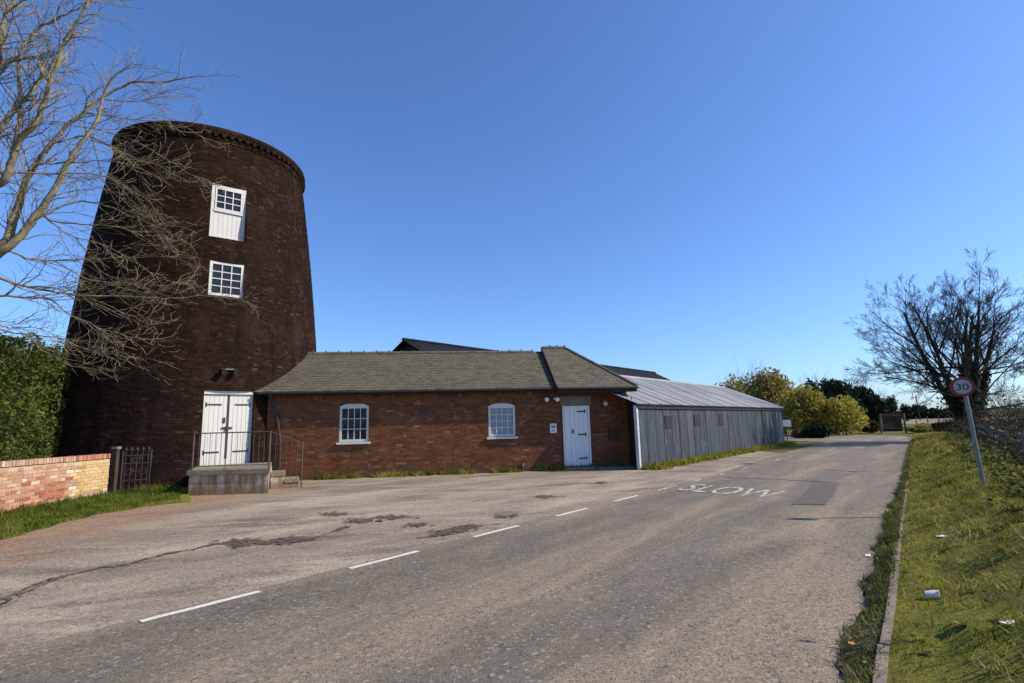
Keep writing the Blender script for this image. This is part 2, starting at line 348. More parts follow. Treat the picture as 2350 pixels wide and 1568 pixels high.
# bricks ------------------------------------------------------------
def lay(u0, u1, z0, z1, openings, bl=.225, bh=.075, j=.010, rough_=0):
    rl_ = random.Random(17); out = []; n = int(round((z1-z0)/bh))
    for k in range(n):
        za = z0+k*bh; zb = za+bh-j; zc = (za+zb)/2
        iv = [(u0, u1)]
        for (a, b, c, d) in openings:
            if c < zc < d:
                nx = []
                for (p, q) in iv:
                    if a > p: nx.append((p, min(q, a)))
                    if b < q: nx.append((max(p, b), q))
                iv = [t for t in nx if t[1]-t[0] > .02]
        u = math.floor(u0/bl)*bl*1.0 - bl*3 + (bl/2 if k % 2 else 0) + rl_.uniform(-.25, .25)*bl*(rough_ if rough_ else .12)
        stretch = rl_.randrange(3) if rough_ else 0
        while u < u1:
            w = bl if (stretch % 3) else bl/2
            stretch += 1
            for (p, q) in iv:
                a = max(u, p); b = min(u+w-j, q)
                if b-a > .03: out.append((a, b, za, zb))
            u += w
    return out
def unit_brick(name, mat):
    c = .06; mb = MB(); pr = []
    # unit box -0.5..0.5, outer face (y=-0.5) chamfered
    for y, s in ((.5, .5), (-.42, .5), (-.5, .5-c*.5)):
        pr.append([Vector((x*s/.5, y, z*s/.5)) for x, z in ((-.5, -.5), (.5, -.5), (.5, .5), (-.5, .5))])
    i = len(mb.v)
    for q in pr: mb.v.extend(q)
    for k in (0, 1):
        for q in range(4):
            w = (q+1) % 4; mb.f.append((k*4+q, k*4+w, (k+1)*4+w, (k+1)*4+q)); mb.r.append(.5)
    mb.f.append((8, 9, 10, 11)); mb.r.append(.5)
    me = bpy.data.meshes.new(name); me.from_pydata([tuple(v) for v in mb.v], [], mb.f); me.materials.append(mat); me.update()
    return me
def single(name, me, parent, c, ex, ey, ez):
    """object with shared mesh placed by centre and axis vectors (ey points into the wall)"""
    o = bpy.data.objects.new(name, me); COL.objects.link(o); o.parent = parent
    c = c - ORG[parent]
    o.matrix_basis = Matrix(((ex.x, ey.x, ez.x, c.x), (ex.y, ey.y, ez.y, c.y), (ex.z, ey.z, ez.z, c.z), (0, 0, 0, 1)))
    return o
def brickwall(root, bricks, P, mats, depth=.05, near=0, prefix='brick', jit=.004):
    """P(u,d,z)->point. the `near` bricks that show largest become objects, the rest one mesh"""
    rng = random.Random(len(bricks))
    cen = [P((a+b)/2, 0, (c+d)/2) for a, b, c, d in bricks]
    order = sorted(range(len(bricks)), key=lambda i: (cen[i]-CO).length)
    sel = set(order[:near])
    me = unit_brick(prefix, mats[1]) if near else None
    mb = MB()
    for i, (a, b, c, d) in enumerate(bricks):
        dj = rng.uniform(-jit, jit)
        if i in sel:
            p0, p1 = P(a, 0, (c+d)/2), P(b, 0, (c+d)/2); q0, q1 = P((a+b)/2, 0, c), P((a+b)/2, 0, d)
            ex = p1-p0; ez = q1-q0; nn = ez.cross(ex).normalized()
            single(prefix, me, root, cen[i] - nn*(-dj) + nn*(depth/2), ex, nn*depth, ez)
        else:
            r = rng.random()
            mb.hexa([P(a, dj, c), P(b, dj, c), P(b, -depth, c), P(a, -depth, c), P(a, dj, d), P(b, dj, d), P(b, -depth, d), P(a, -depth, d)], r, skip=(4,))
    if mb.f: mb.build('brickwork', mats[0], root, kind='stuff')
def backing(mb, u0, u1, z0, z1, openings, P, d=-.008, du=None, reveal=.16):
    us = sorted(set([u0, u1] + [x for o in openings for x in o[:2] if u0 < x < u1])); zs = sorted(set([z0, z1] + [x for o in openings for x in o[2:] if z0 < x < z1]))
    if du:
        fine = []
        for a, b in zip(us, us[1:]):
            n = max(1, int((b-a)/du)); fine += [a+(b-a)*k/n for k in range(n)]
        us = fine+[us[-1]]
        fz = []
        for a, b in zip(zs, zs[1:]):
            n = max(1, int((b-a)/.5)); fz += [a+(b-a)*k/n for k in range(n)]
        zs = fz+[zs[-1]]
    for a, b in zip(us, us[1:]):
        for c, e in zip(zs, zs[1:]):
            um, zm = (a+b)/2, (c+e)/2
            if any(o[0] < um < o[1] and o[2] < zm < o[3] for o in openings): continue
            mb.face([P(a, d, c), P(b, d, c), P(b, d, e), P(a, d, e)])
    for (a, b, c, e) in openings:
        for q in (((a, c), (a, e)), ((b, e), (b, c)), ((a, e), (b, e)), ((b, c), (a, c))):
            (ua, za), (ub, zb) = q
            mb.face([P(ua, d+.006, za), P(ub, d+.006, zb), P(ub, -reveal, zb), P(ua, -reveal, za)])

# joinery -----------------------------------------------------------
def window(root, F, u0, u1, z0, z1, cols, rows, dp, fw=.06, arch=0.0, glass=None, name='window', bar=.022, label=None):
    """frame flush at depth dp (outer face) in wall frame F; panes set back"""
    mb = MB()
    mb.fbox(F, u0, u0+fw, dp-.08, dp, z0, z1); mb.fbox(F, u1-fw, u1, dp-.08, dp, z0, z1)
    mb.fbox(F, u0+fw, u1-fw, dp-.08, dp-.002, z0, z0+fw*1.1)
    if arch:
        n = 10
        for k in range(n):
            a, b = u0+fw+(u1-u0-2*fw)*k/n, u0+fw+(u1-u0-2*fw)*(k+1)/n
            ha = arch*(1-((a-(u0+u1)/2)/((u1-u0)/2))**2); hb = arch*(1-((b-(u0+u1)/2)/((u1-u0)/2))**2)
            p = [F.p(a, dp-.002, z1-fw*1.2), F.p(b, dp-.002, z1-fw*1.2), F.p(b, dp-.08, z1-fw*1.2), F.p(a, dp-.08, z1-fw*1.2), F.p(a, dp-.002, z1+ha), F.p(b, dp-.002, z1+hb), F.p(b, dp-.08, z1+hb), F.p(a, dp-.08, z1+ha)]
            mb.hexa(p)
    else: mb.fbox(F, u0+fw, u1-fw, dp-.08, dp-.002, z1-fw, z1)
    w = mb.build(name, m_white, root, label=label)
    a0, a1 = u0+fw, u1-fw; b0, b1 = z0+fw*1.1, z1-fw*(1.2 if arch else 1)
    for i in range(1, cols):
        u = a0+(a1-a0)*i/cols; MB().fbox(F, u-bar/2, u+bar/2, dp-.05, dp-.012, b0, b1).build('glazing_bar', m_white, w)
    for k in range(1, rows):
        z = b0+(b1-b0)*k/rows; MB().fbox(F, a0, a1, dp-.05, dp-.015, z-bar/2, z+bar/2).build('glazing_bar', m_white, w)
    for i in range(cols):
        for k in range(rows):
            ua, ub = a0+(a1-a0)*i/cols, a0+(a1-a0)*(i+1)/cols; za, zb = b0+(b1-b0)*k/rows, b0+(b1-b0)*(k+1)/rows
            t = RND.uniform(-.004, .004)
            g = MB(); g.hexa([F.p(ua, dp-.036+t, za), F.p(ub, dp-.036-t, za), F.p(ub, dp-.044, za), F.p(ua, dp-.044, za), F.p(ua, dp-.036-t, zb), F.p(ub, dp-.036+t, zb), F.p(ub, dp-.044, zb), F.p(ua, dp-.044, zb)])
            g.build('pane', glass or m_glass, w)
    return w
def planks(parent, F, u0, u1, d0, d1, z0, z1, n, mat, gap=.006):
    for k in range(n):
        a = u0+(u1-u0)*k/n+gap/2; b = u0+(u1-u0)*(k+1)/n-gap/2; j = RND.uniform(-.002, .002)
        MB().fbox(F, a, b, d0, d1+j, z0, z1).build('plank', mat, parent)
def strap(parent, F, u0, u1, d, z, flip=False):
    mb = MB(); a, b = (u1, u0) if flip else (u0, u1)   # a = pivot end
    mb.fbox(F, min(u0, u1), max(u0, u1), d, d+.012, z-.022, z+.022)
    s = .03 if b > a else -.03
    mb.fbox(F, min(a, a+s), max(a, a+s), d, d+.016, z-.07, z+.07)
    return mb.build('strap_hinge', m_iron, parent)
def scatter_leaf(mb, p, size, rng, up=None):
    a = Vector((rng.gauss(0, 1), rng.gauss(0, 1), rng.gauss(0, 1))); a.normalize()
    if up is not None: a = (a + up).normalized()
    b = a.orthogonal().normalized(); b = Matrix.Rotation(rng.uniform(0, 2*pi), 3, a) @ b; c = a.cross(b)
    s = size*rng.uniform(.6, 1.4); w = s*rng.uniform(.35, .6)
    mb.face([p-b*s, p+c*w, p+b*s, p-c*w], rng.random())
def text_mesh(txt):
    cu = bpy.data.curves.new('lettering', 'FONT'); cu.body = txt; o = bpy.data.objects.new('lettering', cu); COL.objects.link(o)
    dg = bpy.context.evaluated_depsgraph_get(); me = bpy.data.meshes.new_from_object(o.evaluated_get(dg))
    vs_ = [v.co.copy() for v in me.vertices]; fs = [tuple(p.vertices) for p in me.polygons]
    bpy.data.objects.remove(o); bpy.data.curves.remove(cu); bpy.data.meshes.remove(me)
    x0 = min(v.x for v in vs_); x1 = max(v.x for v in vs_); y0 = min(v.y for v in vs_); y1 = max(v.y for v in vs_)
    return [((v.x-x0)/(x1-x0), (v.y-y0)/(y1-y0)) for v in vs_], fs

# ================================================================== SETTING
def struct(o): o['kind'] = 'structure'; return o
# far ground
g = MB(); N = 48
rings = [0, 30, 60, 120, 300, 900, 2600]
for k in range(len(rings)-1):
    for q in range(N):
        a0, a1 = 2*pi*q/N, 2*pi*(q+1)/N; r0, r1 = rings[k], rings[k+1]
        pts = [Vector((r0*cos(a0), r0*sin(a0), -.03)), Vector((r1*cos(a0), r1*sin(a0), -.03)), Vector((r1*cos(a1), r1*sin(a1), -.03)), Vector((r0*cos(a1), r0*sin(a1), -.03))]
        if r0 == 0: pts = [pts[0], pts[1], pts[2]]
        g.face(pts)
struct(g.build('ground', m_ground))
# forecourt
mb = MB()
NX, NY = 40, 40
for i in range(NX):
    for k in range(NY):
        x0, x1 = -18+30*i/NX, -18+30*(i+1)/NX; y0, y1 = -5+32*k/NY, -5+32*(k+1)/NY
        h = lambda x, y: .012*sin(x*1.3+y*.7)*sin(y*1.1-x*.4) - .006
        h0 = lambda x, y: -.004 + .5*min(0, h(x, y))
        mb.face([Vector((x0, y0, h0(x0, y0))), Vector((x1, y0, h0(x1, y0))), Vector((x1, y1, h0(x1, y1))), Vector((x0, y1, h0(x0, y1)))])
forecourt = struct(mb.build('forecourt', m_fore, smooth=True))

def resample(pts, n):
    L = [0]
    for a, b in zip(pts, pts[1:]): L.append(L[-1]+(b-a).length)
    out = []
    for k in range(n):
        t = L[-1]*k/(n-1)
        for i in range(len(pts)-1):
            if t <= L[i+1]+1e-9:
                w = (t-L[i])/max(L[i+1]-L[i], 1e-9); out.append(pts[i].lerp(pts[i+1], w)); break
    return out
V2 = lambda x, y: Vector((x, y, 0))
RD = Vector((sin(radians(40.0)), cos(radians(40.0)), 0)); RN = Vector((RD.y, -RD.x, 0))
D0 = V2(-3.2, 4.75)
leftE = resample([D0-RD*9-RN*.3, D0-RN*.12, D0+RD*9-RN*.12, D0+RD*14-RN*.15, D0+RD*26-RN*.9, V2(19.5, 33.5), V2(19.0, 38.5), V2(12, 46)], 70)
rightE = resample([V2(-3.6, -4.6), V2(.2, 1.15), V2(2.2, 3.86), V2(4.15, 6.42), V2(7.05, 10.1), V2(13.3, 18.25), V2(25.9, 34.8), V2(29, 40), V2(28.5, 45), V2(22, 51)], 70)
mb = MB(); mb.a = []; NC = 14; CK = 0.008
for k in range(70):
    for c in range(NC+1):
        t = c/NC; p = leftE[k].lerp(rightE[k], t)
        mb.v.append(Vector((p.x, p.y, .004 + .03*(1-(2*t-1)**2) if 0 else .004+.012*sin(pi*t)))); mb.a.append(t)
for k in range(69):
    for c in range(NC):
        i = k*(NC+1)+c; mb.f.append((i, i+1, i+NC+2, i+NC+1)); mb.r.append(.5)
road = struct(mb.build('road', m_road, smooth=True))
def sheet(name, pts, z, mat, parent):
    m_ = MB(); m_.face([Vector((p.x, p.y, z)) for p in pts]); return m_.build(name, mat, parent)
# edge-of-carriageway dashes, one metre paint, one metre gap
rg = random.Random(3)
for k in range(-1, 12):
    if k in (9,): continue
    a = D0+RD*(2*k*1.005); L = 1.0 if k < 6 else rg.uniform(.45, .8)
    pts = []
    for s in range(7): pts.append(a+RD*(L*s/6)+RN*(.042+rg.uniform(-.007, .007)))
    for s in range(6, -1, -1): pts.append(a+RD*(L*s/6)-RN*(.042+rg.uniform(-.007, .007)))
    sheet('road_marking', pts, .012 if k < 9 else .014, m_dash if k < 5 else m_paint, road)
# worn SLOW lettering across the lane
tv, tf = text_mesh('SLOW')
tu = Vector((sin(radians(41)), cos(radians(41)), 0)); tr = Vector((sin(radians(141)), cos(radians(141)), 0))
T0 = V2(3.62, 12.35)
mb = MB(); mb.v = [T0+tr*(x*2.15)+tu*(y*1.3)+Vector((0, 0, .022)) for x, y in tv]; mb.f = tf; mb.r = [.5]*len(tf)
mb.build('road_lettering', m_paint, road)
# reinstated patch and trench seams
m_patch = noisy('patch_asphalt', (.10, .082, .066), (.155, .13, .108), 6, fine=60, bs=1, bscale=70)
m_seam = noisy('tar_seam', (.045, .042, .04), (.09, .082, .075), 8, fine=60)
def ragged(pts, amp, rng, sub=5):
    out = []
    for i in range(len(pts)):
        a, b = pts[i], pts[(i+1) % len(pts)]
        for s in range(sub):
            p = a.lerp(b, s/sub); out.append(p+Vector((rng.uniform(-amp, amp), rng.uniform(-amp, amp), 0)))
    return out
sheet('repair_patch', ragged([gnd(1815, 1160), gnd(1895, 1161), gnd(1927, 1113), gnd(1868, 1112)], .03, rg), .022, m_patch, road)
def strip(name, pts, w, z, mat, parent, rng):
    L, R = [], []
    for i, p in enumerate(pts):
        t = (pts[min(i+1, len(pts)-1)]-pts[max(i-1, 0)]).normalized(); nn = Vector((t.y, -t.x, 0)); ww = w*rng.uniform(.6, 1.3)*(.12+1.5*max(0, mnoise.noise(Vector((p.x*2.1, p.y*2.1, w*40)))+.3))/2
        L.append(p-nn*ww); R.append(p+nn*ww)
    m_ = MB(); m_.v = [Vector((p.x, p.y, z)) for p in L+R]; n = len(pts)
    for i in range(n-1): m_.f.append((i, n+i, n+i+1, i+1)); m_.r.append(.5)
    return m_.build(name, mat, parent)
strip('tar_seam', resample([gnd(1655, 1097), gnd(1760, 1101), gnd(1870, 1107), gnd(1960, 1112)], 14), .07, .0215, m_seam, road, rg)
strip('tar_seam', resample([gnd(1885, 1078), gnd(1960, 1084), gnd(2066, 1084)], 12), .09, .0215, m_seam, road, rg)
strip('tar_seam', resample([gnd(1690, 1064), gnd(1738, 1066)], 6), .32, .0215, m_seam, road, rg)
# broken edge of the carriageway and potholes in the forecourt
ck = catmull([gnd(*q) for q in ((-60, 1410), (0, 1388), (60, 1352), (120, 1330), (190, 1312), (300, 1292), (380, 1272), (440, 1262))], 9)
ck = [p+Vector((.10*mnoise.noise(p*6)+rg.uniform(-.03, .03), .10*mnoise.noise(p*6+Vector((9, 3, 0)))+rg.uniform(-.03, .03), 0)) for p in ck]
strip('broken_edge', ck, .11, .006, m_mud, forecourt, rg)
strip('broken_edge', [p+V2(.05, .09) for p in ck[::2]], .09, .0065, m_mud, forecourt, rg)
strip('broken_edge', catmull([gnd(*q) for q in ((440, 1262), (500, 1248), (580, 1243), (640, 1245), (715, 1236), (760, 1222), (800, 1208))], 6), .15, .006, m_mud, forecourt, rg)
def blob(px, amp=.05):
    return ragged([gnd(*q) for q in px], amp, rg, 6)
def hole(name, px):
    pts = [gnd(*q) for q in px]; c = sum(pts, Vector((0, 0, 0)))/len(pts)
    ring_ = []
    n = 44
    for k in range(n):
        t = k/n*len(pts); i = int(t); p = pts[i].lerp(pts[(i+1) % len(pts)], t-i)
        f = 1+.34*mnoise.noise(p*5.5)+.30*mnoise.noise(p*14)+rg.uniform(-.06, .06); ring_.append(c+(p-c)*f)
    sheet(name, ring_, .007, m_mud, forecourt)
    cr = MB()
    for k in range(26):      # broken crumbs of surface round the edge
        p = pts[rg.randrange(len(pts))].lerp(pts[rg.randrange(len(pts))], rg.random()); p = c+(p-c)*rg.uniform(1.0, 1.9); s_ = rg.uniform(.012, .05)
        cr.face([Vector((p.x+s_*rg.uniform(.5, 1.3)*cos(a)*1.6, p.y+s_*rg.uniform(.4, 1.2)*sin(a), .0062)) for a in (0, .9, 1.9, 2.8, 3.9, 5.1)])
    cr.build('crumbs', m_mud, forecourt, kind='stuff')
hole('pothole', [(505, 1250), (545, 1253), (600, 1247), (590, 1236), (530, 1238)])
hole('pothole', [(600, 1249), (650, 1250), (712, 1240), (700, 1231), (640, 1235)])
hole('pothole', [(990, 1231), (1030, 1229), (1080, 1216), (1112, 1206), (1070, 1205), (1000, 1219)])
for q in ((830, 1196, 60, 5), (900, 1188, 90, 4), (770, 1180, 70, 3), (960, 1206, 40, 3), (1250, 1140, 50, 3), (1380, 1108, 26, 2), (1160, 1185, 60, 3)):
    x, y, w, h_ = q; hole('pothole', [(x-w/2, y+h_/2), (x, y+h_), (x+w/2, y), (x+w/4, y-h_), (x-w/3, y-h_)])
# kerb edging
kline = [V2(-1.6, -1.9), V2(1.0, 1.82), V2(2.13, 3.41), V2(3.06, 4.62), V2(4.68, 6.79), V2(7.16, 10.08), V2(13.28, 18.25), V2(25.82, 34.8)]
kl = resample(kline, 54)
kerb = thing('kerb', kl[0], None, None, kind='structure')
for i, (a, b) in enumerate(zip(kl, kl[1:])):
    if i > 20: break
    t = (b-a).normalized(); nn = Vector((t.y, -t.x, 0)); dz = RND.uniform(-.012, .012); aa = a+t*.006; bb = b-t*.006
    w0, w1 = -.03+RND.uniform(-.006, .006), .036
    m_ = MB(); z1 = .075+dz
    m_.hexa([aa+nn*w0+Vector((0, 0, -.1)), aa+nn*w1+Vector((0, 0, -.1)), bb+nn*w1+Vector((0, 0, -.1)), bb+nn*w0+Vector((0, 0, -.1)),
             aa+nn*(w0+.008)+Vector((0, 0, z1)), aa+nn*w1+Vector((0, 0, z1)), bb+nn*w1+Vector((0, 0, z1)), bb+nn*(w0+.008)+Vector((0, 0, z1))])
    m_.build('kerb_stone', m_kerb, kerb)
# raised verge
LATS = [.03, .1, .17, .24, .31, .38, .45, .52, .6, .7, .8, .9, 1.0, 1.1, 1.2, 1.35, 1.5, 1.7, 1.9, 2.15, 2.4, 3.0, 4.0, 6, 10, 25, 60]
def vh(l):
    xs = [0, .3, .6, 1.0, 1.5, 2.0, 3.0, 4.0, 7, 60]; zs = [.055, .13, .24, .44, .50, .46, .34, .22, .05, .0]
    for i in range(len(xs)-1):
        if l <= xs[i+1]: 
            t = (l-xs[i])/(xs[i+1]-xs[i]); return zs[i]+(zs[i+1]-zs[i])*t
    return 0
def vbump(p): return .05*mnoise.noise(Vector((p.x*2.2, p.y*2.2, 3)))+.04*mnoise.noise(Vector((p.x*5, p.y*5, 8)))
kv = resample(kline+[V2(33, 44.3)], 330)
kn = []
for i in range(len(kv)):
    t = (kv[min(i+1, len(kv)-1)]-kv[max(i-1, 0)]).normalized(); kn.append(Vector((t.y, -t.x, 0)))
def verge_pt(i, f, l):
    p = kv[i].lerp(kv[min(i+1, len(kv)-1)], f); n_ = kn[i].lerp(kn[min(i+1, len(kv)-1)], f); q = p+n_*l
    far = max(0, min(1, (i-180)/120)); z = vh(l)*(1-.75*far)+(vbump(q) if .05 < l < 6 else 0); return Vector((q.x, q.y, z))
mb = MB(); nl = len(LATS)
for i in range(len(kv)):
    for l in LATS: mb.v.append(verge_pt(i, 0, l))
for i in range(len(kv)-1):
    for c in range(nl-1):
        k = i*nl+c; mb.f.append((k, k+1, k+nl+1, k+nl)); mb.r.append(.5)
struct(mb.build('verge', m_verge, smooth=True))
# weedy strip between road and kerb
mb = MB(); re_ = [p+RN*(.11*mnoise.noise(p*1.6)+.07*mnoise.noise(p*5)-.01) for p in resample(rightE[:45], 240)]
kk = []
for p in re_:
    best = min(range(len(kv)-1), key=lambda i: (kv[i]-p).length)
    a, b = kv[max(best-1, 0)], kv[best+1]; ab = b-a; t = max(0, min(1, (p-a).dot(ab)/ab.length_squared)); kk.append(a+ab*t)
for p, q in zip(re_, kk):
    for s in (0, .3, .65, 1.0):
        w = p.lerp(q, s); mb.v.append(Vector((w.x, w.y, .012+.05*s+(.012*mnoise.noise(w*5) if s > 0 else 0))))
for i in range(len(re_)-1):
    for c in range(3):
        k = i*4+c; mb.f.append((k, k+1, k+5, k+4)); mb.r.append(.5)
struct(mb.build('grass_strip', m_soil, smooth=True))
# grass bank at the foot of the garden wall
lg_out = [gnd(*q) for q in ((-250, 1330), (-60, 1262), (0, 1243), (120, 1206), (240, 1178), (330, 1163), (432, 1152))]
lg_in = [V2(-10.0, 5.6), V2(-9.98, 9.3), V2(-10.0, 10.4), V2(-10.06, 11.8), V2(-10.1, 13.3), V2(-10.15, 14.9), V2(-9.0, 14.9)]
lo = [p+Vector((.16*mnoise.noise(p*1.7), .2*mnoise.noise(p*1.3+Vector((5, 5, 0))), 0)) for p in resample(lg_out, 40)]; li = resample(lg_in, 40)
mb = MB()
for p, q in zip(lo, li):
    for s in (0, .33, .66, 1.0):
        w = p.lerp(q, s); mb.v.append(Vector((w.x, w.y, .003+.10*s*s+.012*mnoise.noise(w*4)*(s > 0))))
for i in range(39):
    for c in range(3):
        k = i*4+c; mb.f.append((k, k+4, k+5, k+1)); mb.r.append(.5)
struct(mb.build('grass_bank', m_verge, smooth=True))
# dry field, far hill
mb = MB(); mb.face([Vector(q) for q in ((60, 78, .01), (150, 84, .01), (290, 200, .01), (250, 250, .01), (110, 170, .01))])
struct(mb.build('field', m_field))
mb = MB()
for k in range(60):
    t0, t1 = k/60, (k+1)/60
    def hp(t, s):
        az = radians(8+52*t); R = 260+s*220; z = (0, 1.0)[s]*(5.2+1.6*sin(t*9)+.9*sin(t*23+1))
        return Vector((R*sin(az), R*cos(az), z-.05))
    mb.face([hp(t0, 0), hp(t1, 0), hp(t1, 1), hp(t0, 1)])
struct(mb.build('hills', m_hill))

# ================================================================== WINDMILL TOWER
TC = Vector((-11.53, 19.43, 0)); TH = 11.85; R0 = 4.2276
def TR(z): return R0-.0363*z-.0047*z*z
def TP(u, d, z):
    a = u/R0; r = TR(z)+d; return Vector((TC.x+r*sin(a), TC.y+r*cos(a), z))
tower = thing('windmill_tower', TC, 'tall tapering dark brick windmill tower without cap or sails', 'windmill tower')
def top_open(az, w, z0, z1):
    ha = math.asin(w/2/TR((z0+z1)/2)); return ((radians(az)-ha)*R0, (radians(az)+ha)*R0, z0, z1)
AZD, AZ1, AZ2 = 138.0, 141.6, 141.3
od = top_open(AZD, 1.44, .5, 2.86); o1 = top_open(AZ1, 1.08, 7.86, 9.8); o2 = top_open(AZ2, 1.02, 5.88, 7.04)
OP = [od, o1, o2]
bm_ = MB(); U0, U1 = radians(0)*R0, radians(360)*R0
backing(bm_, U0, U1, -.1, TH, OP, TP, du=.35, reveal=.22); 
# wall top
for k in range(72):
    a, b = U0+(U1-U0)*k/72, U0+(U1-U0)*(k+1)/72; bm_.face([TP(a, -.006, TH), TP(b, -.006, TH), TP(b, -.45, TH), TP(a, -.45, TH)]); bm_.face([TP(a, -.45, TH), TP(b, -.45, TH), TP(b, -.45, TH-2), TP(a, -.45, TH-2)])
bm_.build('mortar_wall', m_tmortar, tower)
# u runs anticlockwise seen from outside? P keeps e to the left, so flip for brick maker
bl = lay(U0, U1, 0.0, TH-.45, OP, rough_=2)
Pf = lambda u, d, z: TP(2*radians(140)*R0-u, d, z)
blf = [(2*radians(140)*R0-b, 2*radians(140)*R0-a, c, d) for a, b, c, d in bl]
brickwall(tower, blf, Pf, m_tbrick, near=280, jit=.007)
# corbelled rim: two oversailing courses, a dentil course and a flat coping
def ring_course(name, z0, z1, d, step, w, mat, arc=(40, 260)):
    me = unit_brick(name, mat); u = radians(arc[0])*R0
    while u < radians(arc[1])*R0:
        p0, p1 = Pf(u, d, (z0+z1)/2), Pf(u+w, d, (z0+z1)/2); ex = p1-p0; ez = Vector((0, 0, z1-z0)); nn = ez.cross(ex).normalized()
        single(name, me, tower, (p0+p1)/2+nn*.08, ex, nn*.2, ez); u += step
Rtop = R0/TR(TH)
for k, (z0, d) in enumerate(((TH-.45, .02), (TH-.375, .05))):
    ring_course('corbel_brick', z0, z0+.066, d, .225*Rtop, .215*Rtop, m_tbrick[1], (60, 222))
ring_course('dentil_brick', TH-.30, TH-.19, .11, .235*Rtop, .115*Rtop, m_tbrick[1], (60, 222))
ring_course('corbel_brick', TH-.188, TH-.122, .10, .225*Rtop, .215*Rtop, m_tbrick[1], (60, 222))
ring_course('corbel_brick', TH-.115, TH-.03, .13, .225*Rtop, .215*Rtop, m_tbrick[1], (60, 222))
cp = MB()
for k in range(120):
    a, b = U0+(U1-U0)*k/120, U0+(U1-U0)*(k+1)/120
    z0, z1 = TH-.028, TH+.05
    cp.hexa([TP(b, .15, z0), TP(a, .15, z0), TP(a, -.46, z0), TP(b, -.46, z0), TP(b, .14, z1), TP(a, .14, z1), TP(a, -.46, z1), TP(b, -.46, z1)], RND.random())
    z0, z1 = TH-.45, TH-.028
    cp.hexa([TP(b, -.01, z0), TP(a, -.01, z0), TP(a, -.3, z0), TP(b, -.3, z0), TP(b, -.01, z1), TP(a, -.01, z1), TP(a, -.3, z1), TP(b, -.3, z1)], RND.random())
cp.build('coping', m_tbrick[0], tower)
def tframe(az, dist):
    n = Vector((sin(radians(az)), cos(radians(az)), 0)); return Fr(TC+n*dist, n)
# double door
DD = TR(2.86)*cos(math.asin(.72/TR(2.86)))-.10; F = tframe(AZD, DD)
for a, b in ((-.70, -.655), (.655, .70)): MB().fbox(F, a, b, -.06, .03, .56, 2.80).build('door_jamb', m_white, tower)
mb = MB(); mb.fbox(F, -.73, .73, -.06, .075, 2.74, 2.84); mb.build('door_head', m_white, tower)
for s in (-1, 1):
    a, b = (-.65, -.012) if s < 0 else (.012, .65)
    lf = MB().fbox(F, a, b, -.05, -.015, .57, 2.73).build('door_leaf', m_white, tower)
    planks(lf, F, a, b, -.013, .012, .57, 2.73, 5, m_white, .008)
    for z in (.98, 2.42): strap(lf, F, (a+.02 if s < 0 else b-.02), (a+.46 if s < 0 else b-.46), .014, z)
mb = MB(); mb.fbox(F, -.03, .03, .014, .028, .78, 2.73); mb.build('cover_strip', m_iron, tower)
mb = MB(); mb.fbox(F, -.16, .14, .03, .05, 1.68, 1.73); mb.fbox(F, -.05, -.01, .03, .07, 1.62, 1.76); mb.build('door_bolt', m_iron, tower)
mb = MB(); mb.fbox(F, -.13, -.07, .014, .045, 1.86, 2.02); mb.build('padlock', m_iron, tower)
# hatch with glazed top and boarded bottom
D1 = TR(9.8)*cos(math.asin(.54/TR(9.8)))-.02; F = tframe(AZ1, D1)
hw = window(tower, F, -.52, .52, 7.9, 9.78, 1, 1, .02, .10, glass=m_white, name='hatch', label='white hatch with small panes above boards')
planks(hw, F, -.41, .41, -.03, -.005, 8.0, 8.84, 6, m_white, .008)
MB().fbox(F, -.44, .44, -.03, .045, 8.84, 8.90).build('hatch_rail', m_white, hw)
window(tower, F, -.41, .41, 8.91, 9.67, 3, 3, .040, .05, name='casement', bar=.028)
D2 = TR(7.04)*cos(math.asin(.51/TR(7.04)))-.03; F = tframe(AZ2, D2)
window(tower, F, -.5, .5, 5.9, 7.03, 3, 4, .02, .085, bar=.03)
# twin floodlight above the door
F = tframe(139.2, TR(3.5)+.005)
fl = thing('floodlight', F.p(0, 0, 3.5), 'small dark twin floodlight on bracket above white double doors of windmill', 'floodlight')
MB().fbox(F, -.2, .22, 0, .06, 3.49, 3.53).build('bracket', m_wood, fl)
for u in (-.16, .17):
    mb = MB(); mb.tube([F.p(u, .05, 3.5), F.p(u, .12, 3.46), F.p(u, .24, 3.40)], [.03, .075, .085], 10); mb.build('lamp_head', m_iron, fl)
# iron tie plate
# ================================================================== LANDING, STEPS, RAILING
FL, FR_ = V2(-8.42, 13.80), V2(-6.33, 13.92)
sd = Vector((-.40, .916, 0)); ou = Vector((.916, .40, 0))
st = thing('landing_steps', FL, 'rendered brick landing with stone slab and two side steps below white double doors', 'steps')
BL, BR = FL+sd*2.3, FR_+sd*3.2
ins = .05
MB().prism([FL+V2(ins, ins), FR_+V2(-ins, ins), BR, BL], -.05, .5).build('plinth', m_conc, st)
sl_ = [FL, FL.lerp(FR_, .52), FR_]; bk = [BL, BL.lerp(BR, .52), BR]
for k in range(2):
    a, b, c, d = sl_[k], sl_[k+1], bk[k+1], bk[k]; e_ = (b-a).normalized()*.006
    MB().prism([a+e_, b-e_, c-e_, d+e_], .503, .615).build('slab', m_slab, st)
for k, (w0, w1, z) in enumerate(((.01, .36, .42), (.365, .72, .22))):
    a = FR_+sd*1.0
    MB().prism([a+ou*w0, a+ou*w1, a+ou*w1+sd*1.15, a+ou*w0+sd*1.15], -.05, z-.075).build('riser', m_conc, st)
    MB().prism([a+ou*w0-sd*.03, a+ou*(w1+.03)-sd*.03, a+ou*(w1+.03)+sd*1.15, a+ou*w0+sd*1.15], z-.072, z).build('tread', m_slab, st)
rl = thing('handrail', FL, 'thin rusty iron railing along the edge of the landing steps', 'railing')
